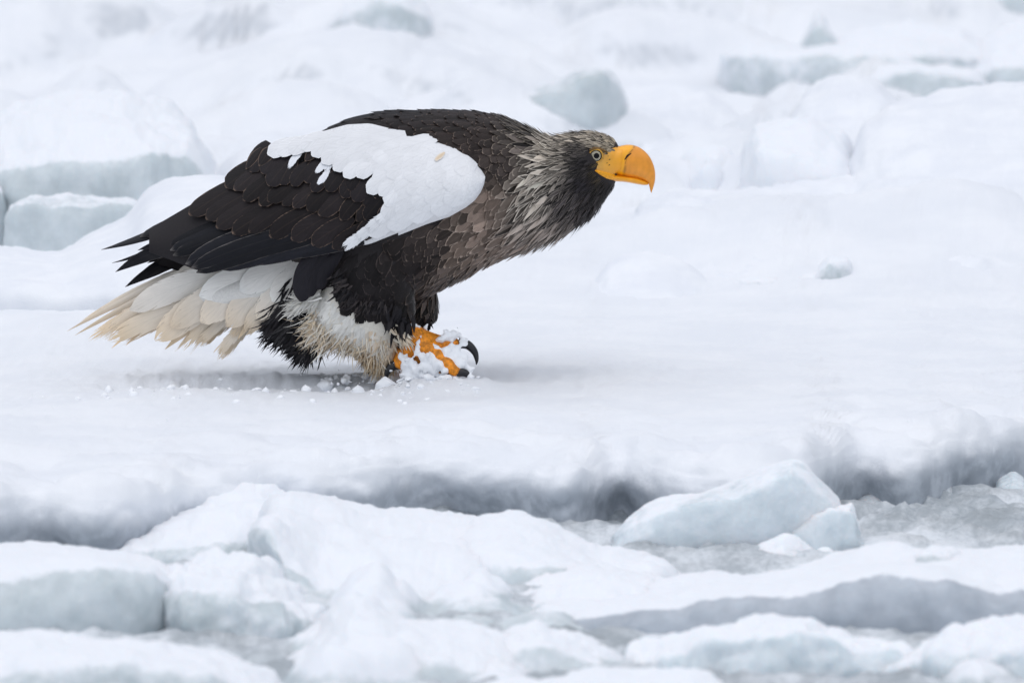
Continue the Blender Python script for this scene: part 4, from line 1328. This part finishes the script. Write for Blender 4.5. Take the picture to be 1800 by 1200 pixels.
def feathers_mesh(name, pos, t, n, L, W, cb, ce, ew, fray, lift, profs, R, nvv=6, curl=None, follow=False):
    """many feathers in one mesh (metres)"""
    N = len(pos)
    s = np.cross(t, n)
    s /= np.linalg.norm(s, axis=1)[:, None] + 1e-9
    v = np.linspace(0, 1, nvv)
    u = np.array([-1.0, 0, 1.0])
    ptab = {k: np.interp(v, *PROF[k]) for k in PROF}
    wp = np.array([ptab[p] for p in profs])                       # N,nv
    along = L[:, None] * v[None]
    if follow:
        C = pos[:, None] + t[:, None] * along[..., None]
        nb = np.repeat(n[:, None], nvv, 1).copy()
        for i in range(N):
            for j in range(nvv):
                loc, nr_, _, _ = body_bvh.find_nearest(Vector(C[i, j]))
                if loc is not None and np.dot(nr_, n[i]) > 0:
                    C[i, j] = loc
                    nb[i, j] = nr_
        nb = nb * .6 + n[:, None] * .4
        C = C + nb * (lift[:, None] * (-.4 + 1.6 * v[None]) + .0012)[..., None]
        s2 = np.cross(t[:, None], nb)
        s2 /= np.linalg.norm(s2, axis=2)[..., None] + 1e-9
        V = C[:, :, None] + s2[:, :, None] * (W[:, None, None] * .5 * wp[:, :, None] * u[None, None])[..., None] \
            - nb[:, :, None] * (W[:, None, None] * .12 * (u ** 2)[None, None] * wp[:, :, None])[..., None]
    h = lift[:, None] * (-.6 + 1.6 * v[None]) - (along ** 2) / (2 * R[:, None])
    if not follow:
        C = pos[:, None] + t[:, None] * along[..., None] + n[:, None] * h[..., None]
    if curl is not None:
        C = C + s[:, None] * (curl[:, None] * L[:, None] * v[None] ** 2)[..., None]
    if not follow:
        V = C[:, :, None] + s[:, None, None] * (W[:, None, None] * .5 * wp[:, :, None] * u[None, None])[..., None] \
        - n[:, None, None] * (W[:, None, None] * .10 * (u ** 2)[None, None] * wp[:, :, None])[..., None]
    per = nvv * 3
    F0 = grid_faces(nvv, 3)
    F = (F0[None] + (np.arange(N) * per)[:, None, None]).reshape(-1, 4)
    me = make_mesh(name, V, F)
    uvx = np.tile(np.tile((u + 1) / 2, nvv), N)
    uvy = np.tile(np.repeat(v, 3), N)
    li = np.zeros(len(me.loops), np.int32)
    me.loops.foreach_get('vertex_index', li)
    uvl = me.uv_layers.new(name='UVMap')
    uvl.data.foreach_set('uv', np.stack([uvx[li], uvy[li]], -1).astype(np.float32).ravel())
    point_color(me, 'cb', np.repeat(np.concatenate([cb, ew[:, None]], 1), per, 0))
    point_color(me, 'ce', np.repeat(np.concatenate([ce, fray[:, None]], 1), per, 0))
    return me

def flow(dx, dy, n, spread):
    t = np.stack([dx, 0 * dx, -dy], -1)
    t /= np.linalg.norm(t, axis=1)[:, None]
    t = t + rng.normal(size=t.shape) * spread[:, None] if np.ndim(spread) else t + rng.normal(size=t.shape) * spread
    t = t - n * (t * n).sum(1)[:, None]
    t /= np.linalg.norm(t, axis=1)[:, None] + 1e-9
    return t

rad = 0.37 * np.sqrt(Lp * Wp) / S
sel = darts(keep, rad)
A = att[sel]
N = len(sel)
print('contour feathers', N)
n_ = nn[sel]
t_ = flow(A[:, 0], A[:, 1], n_, .17)
var = 1 + .28 * rng.normal(size=(N, 1)).clip(-1.6, 1.8)
lan = np.array([cprof[i] == 'lance' for i in near[sel]])[:, None]
ova = np.array([cprof[i] == 'oval' for i in near[sel]])[:, None]
var = np.where(ova, np.exp(.45 * rng.normal(size=(N, 1))).clip(.35, 2.2), var)
var = np.where(lan, np.exp(.95 * rng.normal(size=(N, 1)) - .2).clip(.12, 3.0), var)
cbA = np.clip(A[:, 4:7] * var, .003, .5)
cbA *= np.array([1.05, .99, .92]) * (1 + .3 * sstep(.04, .09, A[:, 4]))[:, None]
cbA *= (1 - .3 * sstep(.05, .02, A[:, 4]))[:, None]
ceA = np.clip(A[:, 7:10] * (1 + .25 * rng.normal(size=(N, 1)).clip(-1.5, 1.8)), .008, .8)
ceA = ceA * np.array([1.12, 1.06, 1.0])
LA = A[:, 2] / S * rng.uniform(.85, 1.2, N)
WA = A[:, 3] / S * rng.uniform(.85, 1.15, N)
liftA = A[:, 12] / S * rng.uniform(.5, 1.7, N)
RA = np.interp(px[sel], [600, 900, 960, 1040, 1090], [140, 130, 95, 60, 35]) / S
profA = [cprof[i] for i in near[sel]]
# the largest are feathers of their own, the rest stay together
size = LA * WA * (1 + 2.0 * (pts[sel][:, 1] < 0.02))
order = np.argsort(-size)
big, small = order[:260], order[260:]
for i in big:
    j = np.array([i])
    me = feathers_mesh('contour_feather', pts[sel][j], t_[j], n_[j], LA[j], WA[j], cbA[j], ceA[j], A[j, 10], A[j, 11], liftA[j], [profA[i]], RA[j], 8, follow=True)
    link('contour_feather', me, M_FEATHER, body)
me = feathers_mesh('plumage', pts[sel][small], t_[small], n_[small], LA[small], WA[small], cbA[small], ceA[small], A[small, 10], A[small, 11], liftA[small], [profA[i] for i in small], RA[small], 6, follow=True)
link('plumage', me, M_FEATHER, body, kind='stuff')

# ---- white and buff leg feathers
def tuft(name, parent, spots, n, Lr, Wr, cols, spread, prof='wisp', fray=.3, R=.06, lift=3.0, nvv=6, jy=6.0):
    """spots: x, y, d, dx, dy, colour key weight -> wisps growing from a soft volume"""
    spots = np.array(spots, float)
    k = rng.integers(0, len(spots), n)
    f = rng.random(n)
    k2 = np.clip(k + 1, 0, len(spots) - 1)
    m = spots[k] * (1 - f[:, None]) + spots[k2] * f[:, None]
    x = m[:, 0] + rng.normal(size=n) * 7
    y = m[:, 1] + rng.normal(size=n) * jy
    d = m[:, 2] * 1.0 + rng.normal(size=n) * 10
    pos = P(x, y, d)
    nrm = np.stack([rng.normal(size=n) * .35, np.where(d < 0, -1.0, 1.0) * np.ones(n), rng.normal(size=n) * .35], -1)
    nrm /= np.linalg.norm(nrm, axis=1)[:, None]
    t = flow(m[:, 3], m[:, 4], nrm, spread)
    L = rng.uniform(*Lr, n) / S
    W = rng.uniform(*Wr, n) / S
    c = np.array(cols, float)
    ck = rng.integers(0, len(c), n)
    cb = c[ck] * rng.uniform(.8, 1.12, (n, 1))
    ce = np.clip(cb * 1.1, 0, .85)
    me = feathers_mesh(name, pos, t, nrm, L, W, cb, ce, np.full(n, .4), np.full(n, fray), np.full(n, lift / S) * rng.uniform(-.5, 1.5, n), [prof] * n, np.full(n, R), nvv, rng.normal(size=n) * .12)
    return link(name, me, M_FEATHER, parent, kind='stuff')

for off, dx, tag in ((-1, 0, 'near'), (1, 0, 'far')):
    # soft white body of the trouser
    sel_t = np.nonzero(in_poly(px, py, TROUSER_POLY) & (np.sign(pts[:, 1]) == off))[0]
    sel_t = rng.choice(sel_t, min(1500, len(sel_t)), replace=False)
    n = len(sel_t)
    nt_ = nn[sel_t]
    buff = sstep(575, 625, py[sel_t] + rng.normal(size=n) * 12)[:, None]
    cb = (np.array([.72, .71, .67]) * (1 - buff) + np.array([.60, .45, .29]) * buff) * rng.uniform(.85, 1.08, (n, 1))
    tt_ = flow(-.45 - .3 * sstep(640, 540, px[sel_t]) + .5 * sstep(640, 710, px[sel_t]), np.full(n, .85), nt_, .22)
    me = feathers_mesh('leg_down', pts[sel_t], tt_, nt_, rng.uniform(20, 42, n) / S, rng.uniform(5, 14, n) / S, cb, np.clip(cb * 1.08, 0, .82), np.full(n, .4), np.full(n, .55), rng.uniform(0, 4, n) / S,
                       ['lance'] * n, np.full(n, .09), 6, rng.normal(size=n) * .1)
    link('leg_down', me, M_FEATHER, body, kind='stuff')
    D = 88 * off
    tuft('leg_fringe', body, [(550, 570, D * .9, -.75, .65), (565, 578, D, -.6, .8), (600, 580, D, -.4, .9), (640, 584, D, -.25, 1), (672, 596, D * .95, .0, 1)], 2400, (10, 40), (.8, 2.6),
         [(.66, .55, .41), (.64, .52, .37), (.70, .63, .51), (.72, .68, .60), (.72, .69, .63), (.55, .43, .30)], .42, jy=13)
    tuft('leg_fringe', body, [(520, 545, D * .8, -.9, .4), (540, 525, D * .9, -.85, .5), (560, 520, D, -.8, .55)], 420, (14, 36), (1.5, 5), [(.74, .73, .69), (.72, .7, .64)], .3)
    tuft('leg_fringe', body, [(648, 606, D * .9, -.2, 1), (664, 622, D * .85, -.15, 1), (680, 626, D * .8, -.1, 1)], 620, (20, 44), (.9, 2.6), [(.55, .42, .27), (.62, .52, .38), (.48, .38, .26), (.66, .6, .5)], .16)
tuft('leg_fringe', body, [(690, 575, -112, .5, .8), (700, 580, -114, .7, .5), (705, 590, -112, .5, .9)], 70, (14, 34), (3, 6), [(.6, .5, .38), (.66, .6, .5)], .35)
# dark ragged feathers under the tail
tuft('vent_feathers', body, [(520, 480, -40, -.5, .9), (510, 520, -45, -.6, .8), (500, 550, -40, -.8, .6), (520, 560, -40, -.75, .65), (535, 545, -60, -.6, .8), (545, 575, -50, -.7, .75), (560, 590, -55, -.6, .8)], 950, (30, 72), (2, 6),
     [(.012, .012, .014), (.018, .017, .02), (.03, .027, .03), (.05, .048, .05)], .2, 'lance', .6, .2)
tuft('vent_feathers', body, [(500, 560, 0, -.85, .5), (530, 575, 20, -.75, .65), (555, 590, 30, -.65, .8)], 420, (30, 72), (2.5, 6),
     [(.012, .012, .014), (.018, .017, .02)], .2, 'lance', .5, .2)
# long black flank plumes hanging over the trousers
FL = lambda x, y: 0 * np.asarray(x, float) - 128
for b, t, w in (((575, 425), (528, 530), 40), ((585, 430), (542, 522), 34), ((600, 440), (556, 508), 34)):
    feather_px('flank_plume', body, b, t, w, FL, (0, -4), 'round', jit((.014, .013, .017), .15), (.035, .03, .033), .1, .1, .10, 8, 22, 6)
# shaggy dark edge of the thigh over the white
tuft('thigh_fringe', body, [(598, 478, -126, -.75, .7), (606, 500, -128, -.8, .6), (612, 518, -126, -.7, .7), (630, 532, -124, -.55, .85), (655, 538, -122, -.4, .9), (672, 530, -118, -.3, 1)], 420, (10, 24), (2, 5),
     [(.013, .012, .014), (.025, .022, .024), (.05, .042, .042)], .2, 'lance', .5, .1)
tuft('thigh_fringe', body, [(690, 535, -116, -.2, 1), (700, 555, -112, -.1, 1), (705, 568, -110, .1, 1)], 90, (22, 40), (5, 10), [(.014, .013, .016), (.02, .018, .02)], .15, 'lance', .5, .1)
tuft('thigh_fringe', body, [(715, 552, 40, -.1, 1), (735, 552, 60, 0, 1), (746, 550, 62, 0, 1)], 120, (14, 30), (5, 9), [(.014, .013, .016), (.02, .018, .02)], .12, 'lance', .4, .1)
# ------------------------------------------------------------------ feet
def tube(pts_, nseg=14):
    """pts_: x, y, d, radius px -> closed tapered tube"""
    p = np.array(pts_, float)
    n = max(10, len(p) * 5)
    sec = smooth_sections(p, n)
    C = P(sec[:, 0], sec[:, 1], sec[:, 2])
    R = sec[:, 3] / S
    T = np.gradient(C, axis=0)
    T /= np.linalg.norm(T, axis=1)[:, None]
    ref = np.array([0, 1.0, 0])
    a = np.cross(T, ref); a /= np.linalg.norm(a, axis=1)[:, None] + 1e-9
    b = np.cross(T, a)
    th = np.linspace(0, 2 * np.pi, nseg, endpoint=False)
    V = C[:, None] + R[:, None, None] * (np.cos(th)[None, :, None] * a[:, None] + np.sin(th)[None, :, None] * b[:, None])
    F = grid_faces(n, nseg, True).tolist()
    V = V.reshape(-1, 3)
    V = np.concatenate([V, [C[0], C[-1]]])
    n0, n1 = n * nseg, n * nseg + 1
    T_ = []
    for i in range(nseg):
        j = (i + 1) % nseg
        T_ += [(n0, j, i), (n1, (n - 1) * nseg + i, (n - 1) * nseg + j)]
    return V, F, T_

def foot(off, dx, dy):
    def sh(l):
        return [(x + dx, y + dy, d + off, r) for x, y, d, r in l]
    parts = [tube(sh([(684, 572, 16, 16), (716, 588, 4, 25), (742, 608, -4, 25), (762, 622, -6, 20)])),
             tube(sh([(738, 600, 0, 24), (768, 604, 0, 17), (792, 606, 0, 14), (808, 606, 0, 11)])),              # middle toe
             tube(sh([(752, 612, -14, 18), (776, 630, -30, 13), (794, 646, -38, 12), (806, 656, -40, 10)])),      # near front toe
             tube(sh([(740, 610, 14, 18), (754, 630, 30, 12), (764, 645, 38, 10)])),                              # far front toe
             tube(sh([(722, 606, 0, 20), (708, 632, -6, 16), (700, 648, -8, 14)]))]                               # hind toe
    me = remesh(mesh_of(parts), 0.0035, 3)
    o = link('foot', me, M_FOOT, eagle)
    for tl in ([(806, 603, 0, 9), (822, 606, 0, 8), (834, 618, 0, 6), (838, 632, 0, 3.5), (837, 641, 0, .8)],
               [(804, 654, -40, 8), (816, 655, -41, 7), (825, 661, -41, 5), (828, 670, -41, 1)],
               [(764, 644, 38, 8), (776, 648, 40, 7), (786, 656, 41, 5), (790, 668, 41, 1)],
               [(702, 640, -8, 9), (690, 643, -10, 8.5), (682, 652, -11, 6), (679, 663, -11, 3), (680, 670, -11, .8)]):
        tm = mesh_of([tube(sh(tl), 12)])
        for p in tm.polygons:
            p.use_smooth = True
        link('talon', tm, M_TALON, o)
    return o
foot(-84, 0, 0)
foot(66, -34, 4)

# ------------------------------------------------------------------ snow on the foot and thrown-up crumbs
def lumps(name, spec, mat=M_CRUMB, sub=2, voxel=0, **props):
    """spec: list of (world point, radius m) -> one mesh of crumbly snow lumps"""
    bm = bmesh.new()
    bmesh.ops.create_icosphere(bm, subdivisions=sub, radius=1)
    bv_ = np.array([v.co[:] for v in bm.verts])
    bf = np.array([[v.index for v in f.verts] for f in bm.faces])
    bm.free()
    VV, FF = [], []
    for k, (c, r) in enumerate(spec):
        o = rng.uniform(-40, 40, 3)
        sc = rng.uniform(.75, 1.25, 3)
        n1 = fbm(bv_ * 1.3 + o, 3)
        v = bv_ * sc * (1 + .75 * n1)[:, None] * r + np.asarray(c)
        VV.append(v)
        FF.append(bf + k * len(bv_))
    me = make_mesh(name, np.concatenate(VV), np.concatenate(FF))
    if voxel:
        me = remesh(me, voxel, 1)
    return link(name, me, mat, **props)

clump = [(752, 634, -112, 10), (762, 630, -114, 11), (775, 634, -116, 10), (745, 628, -112, 7), (784, 622, -112, 14), (796, 628, -112, 13), (808, 640, -118, 14), (800, 614, -104, 10), (818, 648, -116, 9), (790, 640, -118, 11),
         (776, 596, -96, 7), (786, 590, -94, 8), (796, 590, -92, 8), (804, 588, -92, 6), (770, 598, -98, 5), (812, 600, -96, 6), (820, 598, -96, 4), (736, 600, -111, 4), (734, 610, -112, 4), (732, 620, -112, 5), (740, 592, -110, 3), (735, 615, -113, 3),
         (758, 612, -108, 5), (756, 620, -110, 5), (714, 632, -112, 6), (722, 640, -110, 8), (704, 626, -106, 6), (730, 650, -110, 9), (716, 655, -106, 9), (742, 660, -108, 9), (756, 662, -108, 9), (772, 664, -110, 9), (692, 640, -98, 4), (686, 650, -98, 4),
         (800, 668, -126, 8), (826, 664, -128, 7), (812, 672, -124, 8), (728, 572, -96, 4), (720, 570, -98, 4), (736, 574, -92, 4), (748, 576, -88, 4), (770, 640, -122, 10), (752, 646, -116, 9), (782, 650, -124, 8), (764, 652, -118, 8), (740, 644, -114, 7), (712, 644, -108, 8), (826, 652, -120, 7), (816, 628, -110, 8), (708, 660, -104, 8), (726, 662, -110, 8)]
spec = []
for x, y, d, r in clump:
    spec.append((P(x, y, d), r / S))
    for _ in range(7):
        a = rng.normal(size=3)
        spec.append((P(x + a[0] * r * .7, y + a[1] * r * .7, d + a[2] * 4), r / S * rng.uniform(.2, .5)))
lumps('snow_clump', spec, voxel=.0022, kind='thing', label='crumbly wet snow clinging to the orange toes of the eagle', category='snow')

spec = []
for _ in range(260):
    x = rng.uniform(20, 690)
    y = 694 - .035 * x + rng.normal() * 7 + 8 * (rng.random() < .3)
    g = ground_at(x, y, 0)
    z = float(ground_height(np.array([g[0]]), np.array([g[1]]))[0])
    r = rng.gamma(2.0, 1.3) / S * (1.5 if 180 < x < 690 else .8)
    spec.append(((g[0], g[1], z - r * .1), r))
for _ in range(420):
    x = rng.uniform(650, 850); y = 672 + rng.normal() * 7
    g = ground_at(x, y, 0)
    z = float(ground_height(np.array([g[0]]), np.array([g[1]]))[0])
    r = rng.gamma(2.0, 1.2) / S
    z = float(ground_height(np.array([g[0]]), np.array([g[1] - .07]))[0])
    spec.append(((g[0], g[1] - .07, z), r))
for _ in range(60):
    x = rng.uniform(560, 680); y = 668 + rng.normal() * 5
    g = ground_at(x, y, 0)
    r = rng.gamma(2.4, 1.7) / S
    spec.append(((g[0], g[1], r * .3), r))
for _ in range(260):
    x = rng.uniform(-20, 1820); y = rng.uniform(585, 770)
    g = ground_at(x, y, 0)
    if y > LIP(x) - 10:
        continue
    z = float(ground_height(np.array([g[0]]), np.array([g[1]]))[0])
    r = rng.gamma(1.6, 1.0) / S
    spec.append(((g[0], g[1], z - r * .3), r))
lumps('snow_crumbs', spec, sub=1, voxel=.003, kind='stuff', label='loose crumbs of snow scuffed up along the eagle\'s track', category='snow')
